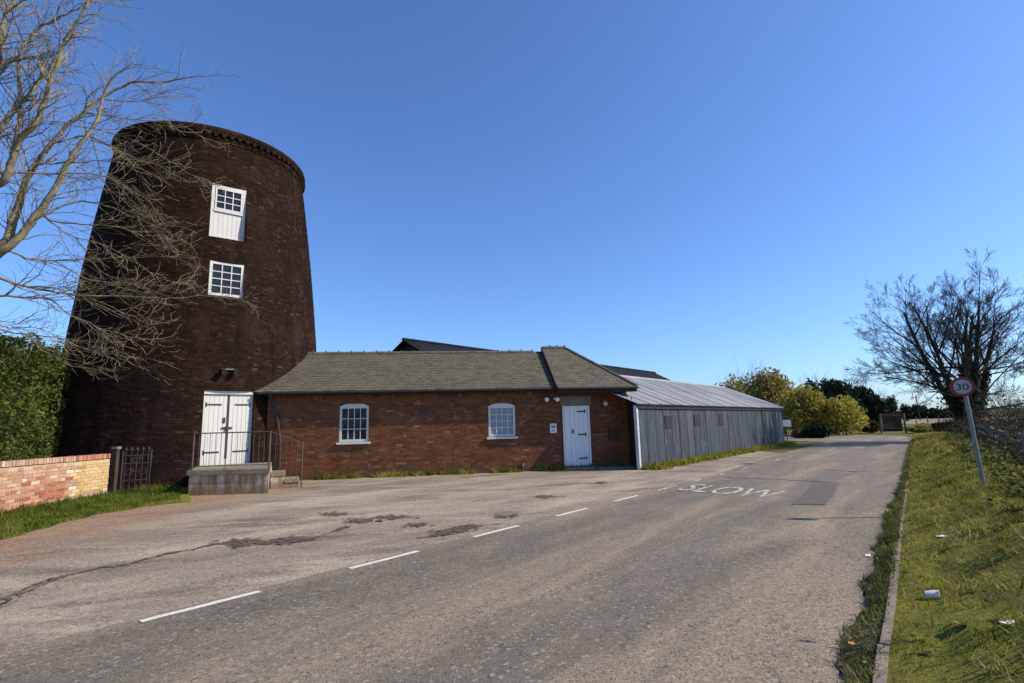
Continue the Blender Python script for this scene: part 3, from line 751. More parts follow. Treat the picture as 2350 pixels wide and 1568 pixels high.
zt, zb = 1.56, .62
p0, p1 = FL+V2(.09, .08), FR_+V2(-.08, .09)
up = Vector((0, 0, 1))
def bar_(name, a, b, r): return MB().tube([a, b], r, 6).build(name, m_rust, rl)
bar_('post', p0+up*zb, p0+up*(zt+.02), .022); bar_('post', p1+up*zb, p1+up*(zt+.02), .022)
bar_('top_rail', p0+up*zt, p1+up*zt, .016); bar_('bottom_rail', p0+up*(zb+.1), p1+up*(zb+.1), .010)
nb = 14
for k in range(1, nb):
    q = p0.lerp(p1, k/nb); bar_('baluster', q+up*(zb+.1), q+up*zt, .0065)
p2 = FR_+sd*1.02+V2(-.06, .03); p3 = FR_+sd*1.0+ou*.80
bar_('top_rail', p1+up*zt, p2+up*zt, .014); bar_('post', p2+up*zb, p2+up*(zt+.02), .02); bar_('post', p3+up*0, p3+up*1.24, .022)
bar_('top_rail', p2+up*zt, p3+up*1.2, .014)
for k in range(1, 5): q = p1.lerp(p2, k/5); bar_('baluster', q+up*zb, q+up*zt, .0065)
for k in range(1, 6): q = p2.lerp(p3, k/6); bar_('baluster', q+up*(.42 if k < 3 else .22), q+up*(zt+(1.2-zt)*k/6), .0065)

# ================================================================== BRICK BUILDING
WA = radians(82); HF = Fr((-5.27, 17.59, 0), (cos(WA), -sin(WA)))
HP = lambda u, d, z: HF.p(u, d, z)
house = thing('brick_outbuilding', HF.p(2, -2, 0), 'long low red brick outbuilding with mossy slate roof and two arched windows', 'building')
EZ, RZ, RT = 2.82, 4.40, 2.05
ow = [(-.5, .46, 1.15, 2.42), (4.43, 5.38, 1.18, 2.33)]
HU0, HU1 = -2.75, 6.93
bm_ = MB(); backing(bm_, HU0, HU1, -.1, EZ-.02, ow, HP, reveal=.12)
bm_.face([HP(HU1, -.008, -.1), HP(HU1, -4.1, -.1), HP(HU1, -4.1, EZ), HP(HU1, -2.05, RZ-.08), HP(HU1, -.008, EZ-.02)])
bm_.face([HP(HU1, -4.1, -.1), HP(HU0, -4.1, -.1), HP(HU0, -4.1, EZ), HP(HU1, -4.1, EZ)])
bm_.build('mortar_wall', m_hmortar, house)
bl = lay(HU0, HU1, 0.0, EZ-.27, ow)
brickwall(house, bl, HP, m_hbrick, near=280, jit=.003)
# soldier course under the eaves and brick arches over the windows
me_s = unit_brick('soldier_brick', m_hbrick[1]); u = HU0
while u < HU1-.05:
    single('soldier_brick', me_s, house, HP(u+.033, -.022, EZ-.155), HF.e*.066, -HF.n*.05, Vector((0, 0, .225))); u += .075
for (a, b, c, d) in ow:
    n = 13; d -= .07
    for k in range(n):
        t = (k+.5)/n*2-1; u = (a+b)/2+t*((b-a)/2+.03); z = d+.11+.07*(1-t*t); an = -t*.16
        ex = HF.e*cos(an)+Vector((0, 0, 1))*sin(-an)*-1*-1; ez = Vector((0, 0, 1))*cos(an)+HF.e*sin(-an)
        ex = ez.cross(-HF.n)*1.0
        ex = (HF.n.cross(ez))*-1
        single('arch_brick', me_s, house, HP(u, -.016, z), ex.normalized()*.07, -HF.n*.05, ez*.20)
for i, (a, b, c, d) in enumerate(ow):
    w = window(house, HF, a+.01, b-.01, c+.0, d-.085, 4, 3 if i == 0 else 4, -.035, .075, arch=.085, glass=(m_glass, m_glass2)[i], label=('arched white window with dark panes', 'arched white window with pale bluish panes')[i])
    MB().fbox(HF, a-.06, b+.06, -.05, .075, c-.07, c-.004).build('sill', m_white, w)
def slates(name, parent, quadP, ulen, slen, mat, sw=.26, ex=.16):
    """quadP(u,s)->point on roof, s up slope, offset normal handled by caller"""
    mb = MB(); rng = random.Random(5); n = int(slen/ex)+1
    for k in range(n):
        s0 = k*ex; s1 = min(slen, s0+ex*1.06); off = (sw/2 if k % 2 else 0); u = -off
        while u < ulen:
            a, b = max(0, u+.003), min(ulen, u+sw-.003)
            if b-a > .04:
                t = -.006+rng.uniform(0, .007); dj = rng.uniform(-.022, .022)
                p = [quadP(a, s0+dj, .012+t), quadP(b, s0+dj, .012+t), quadP(b, s1, .001), quadP(a, s1, .001)]
                q = [quadP(a, s0+dj, .0), quadP(b, s0+dj, .0)]
                r = rng.random(); mb.face(p, r); mb.face([q[0], q[1], p[1], p[0]], r)
            u += sw
    return mb.build(name, mat, parent, kind='stuff')
def roofplane(F, u0, d0, z0, d1, z1):
    L = sqrt((d0-d1)**2+(z1-z0)**2); nd_ = Vector((0, (z1-z0)/L, (d0-d1)/L))
    return (lambda u, s, o: F.p(u0+u, d0+(d1-d0)*s/L+nd_.y*o, z0+(z1-z0)*s/L+nd_.z*o)), L
RU0, RU1 = -3.6, 6.86
OV = .27
q, L = roofplane(HF, RU0, OV, EZ, -RT, RZ); rf = slates('roof_slates', house, q, RU1-RU0, L, m_slate)
q2, L2 = roofplane(Fr(HF.p(0, -2*RT, 0), -HF.n), -RU1, OV, EZ, -RT, RZ); slates('roof_slates', house, q2, RU1-RU0, L2, m_slate)
mb = MB()
p = [HP(RU0, OV-.03, EZ-.05), HP(RU1, OV-.03, EZ-.05), HP(RU1, -RT, RZ-.03), HP(RU0, -RT, RZ-.03)]
mb.face(p); mb.face([HP(RU1, -RT, RZ-.03), HP(RU1, -2*RT-OV, EZ-.05), HP(RU0, -2*RT-OV, EZ-.05), HP(RU0, -RT, RZ-.03)]); mb.build('roof_boarding', m_blackwood, house)
mb = MB(); mb.tube([HP(RU0+.6, OV+.02, EZ-.045), HP(RU1, OV+.02, EZ-.045)], .05, 8); mb.build('gutter', m_iron, house)
MB().fbox(HF, HU0, RU1, OV-.06, OV-.03, EZ-.13, EZ-.05).build('fascia', m_blackwood, house)
def ridges(parent, F, u0, u1, d, z, step=.46):
    n = int((u1-u0)/step)
    for k in range(n):
        a = u0+k*step; mb = MB(); pr = []
        for t in range(7):
            an = pi*t/6; pr.append((.125*cos(an), .10*sin(an)))
        j = RND.uniform(-.008, .008)
        for i in range(6):
            (y0, z0), (y1, z1) = pr[i], pr[i+1]
            mb.face([F.p(a, d+y0, z+z0-.06+j), F.p(a+step-.02, d+y0, z+z0-.06), F.p(a+step-.02, d+y1, z+z1-.06), F.p(a, d+y1, z+z1-.06+j)])
        mb.fbox(F, a+step-.045, a+step-.008, d-.06, d+.06, z-.0, z+.075)
        mb.build('ridge_tile', m_ridge, parent)
ridges(house, HF, -2.3, 6.6, -RT, RZ)
MB().fbox(HF, 2.1, 2.36, -.02, .006, 2.0, 2.16).build('air_brick', m_iron, house)
mb = MB(); mb.tube([HP(-2.6, .30, EZ-.06), HP(-2.58, .12, EZ-.3), HP(-2.42, .07, 2.0), HP(-2.3, .07, 1.2), HP(-2.3, .07, .05)], .045, 8); mb.build('joint_tube', m_iron, house)  # dark tube drawn along the joint of tower and house wall
mb = MB(); mb.tube([HP(5.55, .10, .02), HP(5.56, .10, .2), HP(5.58, .05, .26)], .055, 8); mb.build('drain_pipe', m_iron, house)
lf = thing('wall_light', HF.p(6.65, 0, 2.42), 'white twin security light on brick corner beside entrance door', 'light')
MB().fbox(HF, 6.56, 6.72, 0.0, .05, 2.37, 2.47).build('base', m_iron, lf)
for u in (6.46, 6.84):
    mb = MB(); mb.tube([HP(u+(.1 if u < 6.6 else -.1), .03, 2.43), HP(u, .08, 2.43), HP(u, .2, 2.40)], [.03, .065, .075], 10); mb.build('lamp_head', m_paper, lf)
bx = thing('notice_board', HF.p(6.68, 0, 1.42), 'small white notice panel fixed to brick corner beside door', 'notice')
MB().fbox(HF, 6.57, 6.80, .0, .035, 1.26, 1.58).build('panel', m_paper, bx)
MB().fbox(HF, 6.61, 6.76, .0355, .04, 1.32, 1.36).build('text_block', m_signgrey, bx)
MB().fbox(HF, 6.61, 6.76, .0355, .04, 1.43, 1.52).build('text_block', m_signgrey, bx)

# ================================================================== ANNEXE
SB = -.14
annex = thing('entrance_annexe', HF.p(8.2, -1, 0), 'small shaded brick annexe with hipped slate roof and grey white plank door', 'building')
AU0, AU1 = 6.94, 9.46; AF = Fr(HF.p(0, SB, 0), HF.n); AP = lambda u, d, z: AF.p(u, d, z)
oa = [(7.06, 8.06, .0, 2.5)]
bm_ = MB(); backing(bm_, AU0, AU1, -.1, 2.75, oa, AP, reveal=.1)
bm_.face([AP(AU1, -.008, -.1), AP(AU1, -3.9, -.1), AP(AU1, -3.9, 2.75), AP(AU1, -.008, 2.75)])
bm_.build('mortar_wall', m_hmortar, annex)
brickwall(annex, lay(AU0, AU1, 0.0, 2.72, oa), AP, m_hbrick, near=150, jit=.003)
MB().fbox(AF, 7.0, 8.12, -.09, .012, 2.19, 2.52).build('lintel_board', m_lintel, annex)
MB().fbox(AF, 7.07, 7.13, -.09, .0, .08, 2.185).build('door_frame', m_white2, annex)
MB().fbox(AF, 7.99, 8.05, -.09, .0, .08, 2.185).build('door_frame', m_white2, annex)
dl = MB().fbox(AF, 7.135, 7.985, -.08, -.05, .10, 2.18).build('door', m_white2, annex)
planks(dl, AF, 7.14, 7.34, -.049, -.02, .10, 2.18, 1, m_white2); planks(dl, AF, 7.345, 7.98, -.049, -.024, .10, 2.18, 4, m_white2)
for z in (.36, 1.18, 1.98): strap(dl, AF, 7.90, 7.60, -.02, z)
MB().fbox(AF, 7.40, 7.44, -.02, .03, 1.22, 1.36).build('door_handle', m_iron, dl)
MB().prism([AP(7.0, .02, 0), AP(8.1, .02, 0), AP(8.1, .28, 0), AP(7.0, .28, 0)], -.02, .075).build('doorstep', m_slab, annex)
MB().prism([AP(8.13, .01, 0), AP(9.6, .01, 0), AP(9.6, .55, 0), AP(8.13, .45, 0)], -.02, .06).build('paving_slab', m_kerb, annex)
mb = MB(); mb.fbox(AF, 8.72, 8.90, 0, .11, .95, 1.32); mb.build('letter_box', m_iron, annex)
al = thing('bulkhead_light', AF.p(8.65, 0, 2.2), 'round pale bulkhead light on shaded annexe wall under the eaves', 'light')
mb = MB(); c = AF.p(8.66, 0, 2.24)
mb.tube([c, c+AF.n*.05, c+AF.n*.085], [.075, .075, .04], 14); mb.build('diffuser', m_paper, al)
mb = MB(); mb.tube([c-AF.n*.002, c+AF.n*.02], [.088, .088], 14); mb.build('base', m_postgrey, al)
# hipped roof, a little higher than the main one, deep eaves
AO, AEZ, ARZ, ART = .50, 2.80, 4.56, 2.05
RA0, RA1, RAr = 6.78, 9.62, 7.66
q, L = roofplane(HF, RA0, AO, AEZ, -ART, ARZ)
mb = MB(); rng = random.Random(9); ex = .19; n = int(L/ex)+1
for k in range(n):
    s0 = k*ex; s1 = min(L, s0+ex*1.06); u = -(.14 if k % 2 else 0); um = (RA1-RA0)-(RA1-RAr)*(s0+ex*.5)/L
    while u < um:
        a, b = max(0, u+.003), min(um, u+.277)
        if b-a > .03:
            t = .006+rng.uniform(0, .007); r = rng.random()
            p = [q(a, s0, t), q(b, s0, t), q(b, s1, .001), q(a, s1, .001)]; mb.face(p, r); mb.face([q(a, s0, 0), q(b, s0, 0), p[1], p[0]], r)
        u += .28
# hip end
HE = [HP(RA1, AO, AEZ), HP(RA1, -2*ART-AO, AEZ), HP(RAr, -ART, ARZ)]
for k in range(14):
    t0, t1 = k/14, min(1, (k+1.05)/14); a, b = HE[0].lerp(HE[2], t0), HE[1].lerp(HE[2], t0); c_, d_ = HE[1].lerp(HE[2], t1), HE[0].lerp(HE[2], t1)
    o = Vector((0, 0, .015)); mb.face([a+o, b+o, c_, d_], rng.random())
BKq, BL_ = roofplane(Fr(HF.p(0, -2*ART, 0), -HF.n), -RA1, AO, AEZ, -ART, ARZ)
mb.face([HP(RA1, -2*ART-AO, AEZ), HP(RA0, -2*ART-AO, AEZ), HP(RA0, -ART, ARZ), HP(RAr, -ART, ARZ)], .5)
mb.build('roof_slates', m_slate, annex, kind='stuff')
# black verge board on the step between the two roofs, fascia
mb = MB(); mb.hexa([HP(RA0-.03, AO, AEZ-.24), HP(RA0, AO, AEZ-.24), HP(RA0, -ART, ARZ-.24), HP(RA0-.03, -ART, ARZ-.24), HP(RA0-.03, AO, AEZ+.03), HP(RA0, AO, AEZ+.03), HP(RA0, -ART, ARZ+.03), HP(RA0-.03, -ART, ARZ+.03)])
mb.build('verge_board', m_blackwood, annex)
MB().fbox(HF, RA0+.003, RA1, AO-.05, AO-.02, AEZ-.19, AEZ-.012).build('fascia', m_blackwood, annex)
MB().fbox(HF, RA0+.003, RA1-.03, -.1, AO-.052, AEZ-.16, AEZ-.13).build('soffit', m_blackwood, annex)
mb = MB(); mb.tube([HP(RA0+.02, AO+.03, AEZ-.04), HP(RA1+.03, AO+.03, AEZ-.04)], .05, 8); mb.build('gutter', m_iron, annex)
ridges(annex, HF, RA0+.05, RAr+.1, -ART, ARZ+.01, .3)
for k in range(9):
    a, b = HE[2].lerp(HE[0], k/9), HE[2].lerp(HE[0], (k+.96)/9)
    mb = MB(); mb.tube([a+Vector((0, 0, .0)), b+Vector((0, 0, .01))], .06, 6); mb.build('hip_tile', m_ridge, annex)

# ================================================================== CORRUGATED SHED
SF = Fr((4.12, 17.91, 0), RN)
shed = thing('corrugated_shed', SF.p(9, -3, 0), 'long low corrugated shed with dark blue grey wall and pale sheet roof', 'shed')
SL, SEZ, SRZ, SRT = 18.9, 2.16, 3.62, 3.3
def corr(P, w, v0, v1, nw, amp):
    """corrugated sheet mesh: P(x,y,h)"""
    mb = MB(); n = nw*6
    for k in range(n+1):
        x = w*k/n; h = amp*cos(2*pi*nw*k/n)
        mb.v.append(P(x, v0, h)); mb.v.append(P(x, v1, h))
    for k in range(n): mb.f.append((2*k, 2*k+2, 2*k+3, 2*k+1)); mb.r.append(.5)
    return mb
sw = .70; n = int(SL/sw)
for k in range(n):
    a = k*SL/n; t = RND.uniform(0, .006)+(k % 2)*.004; z0 = RND.uniform(-.02, .03)
    corr(lambda x, v, h: SF.p(a+x, t+h*.5-(.002*v), v), SL/n+.03, z0, SEZ-.10, 5, .018).build('wall_sheet', m_shed, shed, smooth=True)
q0, q1 = SF.p(-.02, -.02, 0), AP(AU1+.02, -.25, 0); ev = Vector((0, 0, 1))
for k in range(3):      # splayed end wall that closes the gap to the annexe, its shade coloured black
    a, b = q0.lerp(q1, k/3), q0.lerp(q1, (k+1.02)/3); o_ = Vector((-.004*(k % 2), 0, 0))
    m_ = MB(); m_.face([b+o_, a+o_, a+o_+ev*(SEZ-.04), b+o_+ev*(SEZ+.3)]); m_.build('end_sheet', m_blackwood, shed)
GF = Fr(SF.p(SL, 0, 0), SF.e)
m_ = MB(); m_.face([GF.p(0, -.01, 0), GF.p(2*SRT, -.01, 0), GF.p(2*SRT, -.01, SEZ-.05), GF.p(SRT, -.01, SRZ-.05), GF.p(0, -.01, SEZ-.05)]); m_.face([SF.p(SL, -2*SRT, 0), SF.p(0, -2*SRT, 0), SF.p(0, -2*SRT, SEZ), SF.p(SL, -2*SRT, SEZ)]); m_.build('rear_wall', m_shed, shed)
# corner post and trims
MB().fbox(SF, -.07, .05, -.06, .05, 0, SEZ-.04).build('corner_post', m_postgrey, shed)
MB().fbox(SF, -.05, SL, .02, .06, SEZ-.15, SEZ-.03).build('eaves_board', m_blackwood, shed)
# roof sheets, two rows
rw = .95; n = int((SL+.25)/rw); Lr = sqrt((SRT+.14)**2+(SRZ-SEZ)**2)
nrm = SF.n*((SRZ-SEZ)/Lr)+Vector((0, 0, 1))*((SRT+.14)/Lr)
for k in range(n):
    a = -.15+k*(SL+.3)/n
    for row, (s0, s1) in enumerate(((-.0, .53), (.5, 1.0))):
        o_ = .012*row+.005*(k % 2)+RND.uniform(0, .004)
        corr(lambda x, s, h: SF.p(a+x, .14, SEZ)+(SF.p(0, -SRT, SRZ)-SF.p(0, .14, SEZ))*s+nrm*(h+o_), (SL+.3)/n+.05, s0, s1, 6, .013).build('roof_sheet', m_shroof, shed, smooth=True)
m_ = MB(); m_.face([SF.p(SL+.15, -SRT, SRZ-.01), SF.p(-.15, -SRT, SRZ-.01), SF.p(-.15, -2*SRT-.14, SEZ), SF.p(SL+.15, -2*SRT-.14, SEZ)]); m_.face([SF.p(-.1, .1, SEZ-.04), SF.p(SL+.1, .1, SEZ-.04), SF.p(SL+.1, -SRT, SRZ-.05), SF.p(-.1, -SRT, SRZ-.05)]); m_.build('rear_roof', m_shroof, shed)
mb = MB(); mb.tube([SF.p(-.15, -SRT, SRZ+.01), SF.p(SL+.15, -SRT, SRZ+.01)], .07, 8); mb.build('ridge_cap', m_shroof, shed)
mb = MB(); mb.tube([SF.p(SL+.15, .14, SEZ+.02), SF.p(SL+.15, -SRT, SRZ+.02)], .035, 6); mb.build('verge_trim', m_postgrey, shed)
m_shutter = noisy('shutter_paint', (.008, .011, .014), (.02, .025, .03), 4, .7)
for (a, b, c, d) in ((2.2, 2.85, 1.3, 1.75), (5.0, 5.6, 1.34, 1.8), (7.9, 8.5, 1.34, 1.82)):
    MB().fbox(SF, a, b, .0, .022, c, d).build('shutter', m_shutter, shed)
# ================================================================== BARN BEHIND
barn = thing('dark_barn', SF.p(12, -11, 0), 'black roofed barn whose ridge rises behind the slate and sheet roofs', 'barn')
BS0, BS1, BD, BZ, BE = -1.15, 25.4, -11.0, 5.5, 3.5
m_ = MB(); m_.hexa([SF.p(BS0, BD, BZ), SF.p(BS0, BD+3.8, BE), SF.p(BS1, BD+3.8, BE), SF.p(BS1, BD, BZ), SF.p(BS0, BD, BZ+.1), SF.p(BS0, BD+3.8, BE+.1), SF.p(BS1, BD+3.8, BE+.1), SF.p(BS1, BD, BZ+.1)]); m_.build('roof_slope', m_roofblack, barn)
m_ = MB(); m_.hexa([SF.p(BS0, BD, BZ), SF.p(BS1, BD, BZ), SF.p(BS1, BD-3.8, BE), SF.p(BS0, BD-3.8, BE), SF.p(BS0, BD, BZ+.1), SF.p(BS1, BD, BZ+.1), SF.p(BS1, BD-3.8, BE+.1), SF.p(BS0, BD-3.8, BE+.1)]); m_.build('roof_slope', m_roofblack, barn)
m_ = MB(); 
for s_ in (BS0+.2, BS1-.2): m_.face([SF.p(s_, BD+3.5, 0), SF.p(s_, BD-3.5, 0), SF.p(s_, BD-3.5, BE+.1), SF.p(s_, BD, BZ-.1), SF.p(s_, BD+3.5, BE+.1)])
m_.face([SF.p(BS0+.2, BD+3.5, 0), SF.p(BS1-.2, BD+3.5, 0), SF.p(BS1-.2, BD+3.5, BE+.1), SF.p(BS0+.2, BD+3.5, BE+.1)]); m_.build('wall', m_blackwood, barn)
mb = MB(); mb.tube([SF.p(BS0-.02, BD, BZ+.12), SF.p(BS1+.02, BD, BZ+.12)], .08, 8); mb.build('ridge_cap', m_roofblack, barn)

# ================================================================== GARDEN WALL
GW0 = V2(-10.12, 13.42); gdir = (GW0-V2(-9.93, 9.6)).normalized()
WF = Fr(GW0, (gdir.y, -gdir.x)); WFp = lambda u, d, z: WF.p(u, d, z)
wall = thing('garden_wall', GW0, 'low garden brick wall of patched red, pale and buff bricks by grass bank', 'wall')
WL, WH = 4.7, 1.0
bm_ = MB(); bm_.fbox(WF, -WL, -.004, -.22, -.009, -.1, WH-.01); bm_.build('mortar_core', m_wmortar, wall)
bmes = {k: unit_brick('brick', m) for k, m in (('r', m_wred), ('t', m_wtan), ('b', m_wbuff))}
for (a, b, c, d) in lay(-WL, 0, 0, WH, []):
    u, z = (a+b)/2, (c+d)/2
    k = 't'
    nz = mnoise.noise(Vector((u*1.1, z*2.6, 5.2)))
    edge = -1.05+.18*sin(z*17)
    if u > edge: k = 'b' if z > .28 or RND.random() < .35 else 't'
    elif (.12 < z < .58 and nz > -.12 and u < -1.25) or nz > .32: k = 'r'
    elif RND.random() < .10: k = 'r'
    dj = RND.uniform(-.005, .005)
    single('brick', bmes[k], wall, WF.p(u, dj-.024, z), WF.e*(b-a), -WF.n*.05, Vector((0, 0, d-c)))
# end face bricks
for k in range(13):
    z = k*.075+.033; single('brick', bmes['t'], wall, WF.p(-.02, -.11, z), -WF.n*.21, -WF.e*.05, Vector((0, 0, .065)))
u = -WL
while u < -.03:
    red = u > -1.15
    single('coping_brick', bmes['r' if red or RND.random() < .12 else 't'], wall, WF.p(u+.034, -.105+RND.uniform(-.004, .004), WH+.062+RND.uniform(-.006, .004)), WF.e*.066, -WF.n*.235, Vector((0, 0, .112))); u += .0745
# ================================================================== IRON GATE
GF2 = Fr(V2(-10.05, 13.75), (.35, -.93)); gate = thing('iron_gate', GF2.o, 'ornate black iron garden gate standing ajar between brick wall and windmill', 'gate')
gw, gh = .62, 1.12
def gtube(name, pts, r): return MB().tube(pts, r, 6).build(name, m_gate, gate)
m_gate = noisy('weathered_gate', (.018, .017, .015), (.055, .050, .042), 10, .7, .2)
for u in (0, gw): gtube('stile', [GF2.p(u, 0, .08), GF2.p(u, 0, gh+.05)], .022)
for z in (.12, .42, .84, 1.04): gtube('rail', [GF2.p(0, 0, z), GF2.p(gw, 0, z)], .013)
for k in range(5):
    u = gw*(k+.5)/5; gtube('baluster', [GF2.p(u, 0, .12), GF2.p(u, 0, gh+.03)], .010)
    mb = MB(); mb.tube([GF2.p(u, 0, gh+.02), GF2.p(u, 0, gh+.07), GF2.p(u, 0, gh+.14)], [.012, .034, .004], 6); mb.build('finial', m_gate, gate)
for u, z in ((.16, .63), (.46, .63), (.31, .93)):
    gtube('scroll', [GF2.p(u+.11*cos(t/10*2*pi)*(1-t/26), 0, z+.11*sin(t/10*2*pi)*(1-t/26)) for t in range(16)], .008)
gp = thing('gate_post', V2(-10.14, 13.64), 'slim dark timber gate post at the end of garden wall', 'post')
MB().prism([V2(-10.2, 13.58), V2(-10.09, 13.58), V2(-10.09, 13.69), V2(-10.2, 13.69)], 0, 1.22).build('shaft', m_brownwood, gp)
MB().prism([V2(-10.22, 13.56), V2(-10.07, 13.56), V2(-10.07, 13.71), V2(-10.22, 13.71)], 1.222, 1.28).build('cap', m_wood, gp)

# ================================================================== VEGETATION HELPERS
def clumps(name, parent, blobs, n, size, mat, seed, droop=None, surf=.55):
    rng = random.Random(seed); mb = MB(); tot = sum(b[1].x*b[1].y*b[1].z for b in blobs)
    for c, r in blobs:
        m = int(n*(r.x*r.y*r.z)/tot)+1
        for _ in range(m):
            d = Vector((rng.gauss(0, 1), rng.gauss(0, 1), rng.gauss(0, 1))).normalized()
            k = surf+(1-surf)*rng.random() if rng.random() < .8 else rng.random()
            k *= 1+.22*mnoise.noise(d*2.4+c)
            p = c+Vector((d.x*r.x, d.y*r.y, d.z*r.z))*k
            if p.z < .02: continue
            scatter_leaf(mb, p, size, rng, d*.7)
    return mb.build(name, mat, parent)
def rdir(rng): return Vector((rng.gauss(0, 1), rng.gauss(0, 1), rng.gauss(0, 1))).normalized()
def grow(big, fine, p, d, L, r, level, maxl, rng, up=.15, wob=.18, spread=.75, kids=5, cut=.02, lenf=(.38, .68), tipr=.0045):
    nseg = 5 if level < 2 else 4; pts = [p.copy()]; rad = [r]; end = max(r*.3, tipr)
    for k in range(nseg):
        d = (d+rdir(rng)*wob+Vector((0, 0, up*.4))).normalized(); p = p+d*(L/nseg); pts.append(p.copy()); rad.append(r+(end-r)*(k+1)/nseg)
    (big if r > cut else fine).tube(pts, rad, 7 if r > .08 else (5 if r > .03 else 3), cap=r > .03)
    if level >= maxl: return
    for q in range(kids):
        t = .22+.78*(q+rng.random()*.9)/kids; i = min(int(t*nseg), nseg-1); f = t*nseg-i
        b = pts[i].lerp(pts[i+1], min(f, 1)); dd = (pts[i+1]-pts[i]).normalized()
        s = rdir(rng); s = (s-dd*s.dot(dd)).normalized()
        nd_ = (dd+s*spread*rng.uniform(.55, 1.25)+Vector((0, 0, up))).normalized()
        rr = max((rad[i]*(1-f)+rad[i+1]*f)*rng.uniform(.45, .62), tipr)
        grow(big, fine, b, nd_, L*rng.uniform(*lenf)*(1.1-.35*t), rr, level+1, maxl, rng, up, wob*1.15, spread, kids, cut, lenf, tipr)
def blades(name, sampler, n, h, w, mat, seed, label, cat, lean=.5):
    rng = random.Random(seed); mb = MB()
    for _ in range(n):
        q = sampler(rng)
        if q is None: continue
        p, s = q; a = rng.uniform(0, 2*pi); t = Vector((cos(a), sin(a), 0)); l = Vector((rng.gauss(0, lean), rng.gauss(0, lean), 0))
        hh = h*s*rng.uniform(.5, 1.3); ww = w*s*rng.uniform(.6, 1.3)
        tip = p+(Vector((0, 0, 1))+l).normalized()*hh
        mb.v.extend((p-t*ww, p+t*ww, tip)); i = len(mb.v); mb.f.append((i-3, i-2, i-1)); mb.r.append(min(1, max(0, rng.gauss(.45, .22)+.75*mnoise.noise(p*2.3))))
    o = mb.build(name, mat); return tag(o, label, cat, kind='stuff')

# ------------------------------------------------------------------ grass
def s_verge(rng):
    i = rng.random()**2.2*264; l = rng.random()**.85*3.4+.03
    k = int(i)+24
    if k > 318: return None
    p = verge_pt(k, i-int(i), l); dist = p.length
    if mnoise.noise(Vector((p.x*1.5, p.y*1.5, 2))) < -.33 and rng.random() < .8: return None
    return p-Vector((0, 0, .008)), (.75+dist*.055)*(1.0+.8*max(0, mnoise.noise(Vector((p.x*3.1, p.y*3.1, 7))))+(.9 if rng.random() < .04 else 0))
blades('verge_grass', s_verge, 150000, .048, .0042, m_grass, 21, 'short mossy green grass on the raised verge', 'grass', .8)
def s_straw(rng):
    q = s_verge(rng)
    if q is None or mnoise.noise(Vector((q[0].x*.9, q[0].y*.9, 12)))+.25*rng.random() < .02: return None
    return q[0], q[1]*1.25
blades('dead_grass', s_straw, 42000, .05, .0035, foliage('straw', [(0, (.16, .10, .045)), (.5, (.32, .23, .11)), (1, (.46, .37, .20))], .3), 27, 'dead straw coloured thatch matted through the verge grass', 'grass', 1.3)
mb = MB(); rng = random.Random(28)
for _ in range(420):
    q = s_verge(rng)
    if q is None: continue
    p, sc0 = q
    for k in range(9):
        a = 2*pi*k/9+rng.uniform(-.3, .3); L = .045*sc0*rng.uniform(.6, 1.3); t = Vector((cos(a), sin(a), .35)).normalized(); w = Vector((-sin(a), cos(a), 0))*L*.3; b = p+Vector((0, 0, .012))
        mb.face([b, b+t*L*.6+w, b+t*L, b+t*L*.6-w], rng.random())
tag(mb.build('verge_weeds', m_weed), 'flat leafy weed rosettes scattered through the verge grass', 'weeds', kind='stuff')
def s_strip(rng):
    i = rng.random()**1.5*237; k = int(i); f = i-k; t = -.05+1.05*rng.random()**.8
    a = re_[k].lerp(re_[k+1], f); b = kk[k].lerp(kk[k+1], f); p = a.lerp(b, t)
    return Vector((p.x, p.y, .012+.05*max(t, 0))), (.8+p.length*.05)*(1+.9*max(0, mnoise.noise(p*3)))
blades('strip_grass', s_strip, 26000, .05, .006, m_weed, 22, 'weedy dark green grass growing between the road and the kerb edging', 'grass', .8)
mb = MB(); rng = random.Random(8)
for _ in range(9000):
    q = s_strip(rng)
    if q: scatter_leaf(mb, q[0]+Vector((0, 0, rng.uniform(0, .05))), .012*q[1], rng, Vector((0, 0, 1)))
tag(mb.build('strip_weeds', m_weed), 'broad leaved weeds at the gritty road edge', 'weeds', kind='stuff')
def s_bank(rng):
    i = rng.random()*38; k = int(i); f = i-k; s = rng.random()
    a = lo[k].lerp(lo[k+1], f); b = li[k].lerp(li[k+1], f); p = a.lerp(b, s)
    if s < .25 and rng.random() < .6: return None
    return Vector((p.x, p.y, .003+.10*s*s)), .8+.8*s*rng.random()+(.9 if s > .88 and rng.random() < .3 else 0)
blades('bank_grass', s_bank, 42000, .085, .008, m_lush, 23, 'bright green grass along the foot of the garden wall', 'grass', .6)
def s_house(rng):
    u = rng.uniform(-1.2, 9.5); d = abs(rng.gauss(0, .09))
    if mnoise.noise(Vector((u*1.3, 0, 4))) < -.22: return None
    p = HF.p(u, d+.01 if u < 6.9 else d-.1, 0); return p, .7+1.6*rng.random()**3
blades('wall_foot_weeds', s_house, 12000, .10, .009, m_grass, 24, 'straggly yellow green weeds along the foot of the brick outbuilding', 'weeds', .5)
def s_shed(rng):
    u = rng.uniform(0, 19.5); d = abs(rng.gauss(0, .32))+.0
    if d > .35+.35*mnoise.noise(Vector((u*.9, 1, 4)))+.3: return None
    return SF.p(u, d+.03, 0), .8+1.2*rng.random()
blades('shed_foot_grass', s_shed, 15000, .11, .013, m_grass, 25, 'tufted yellow green grass along the foot of the corrugated shed', 'grass', .5)
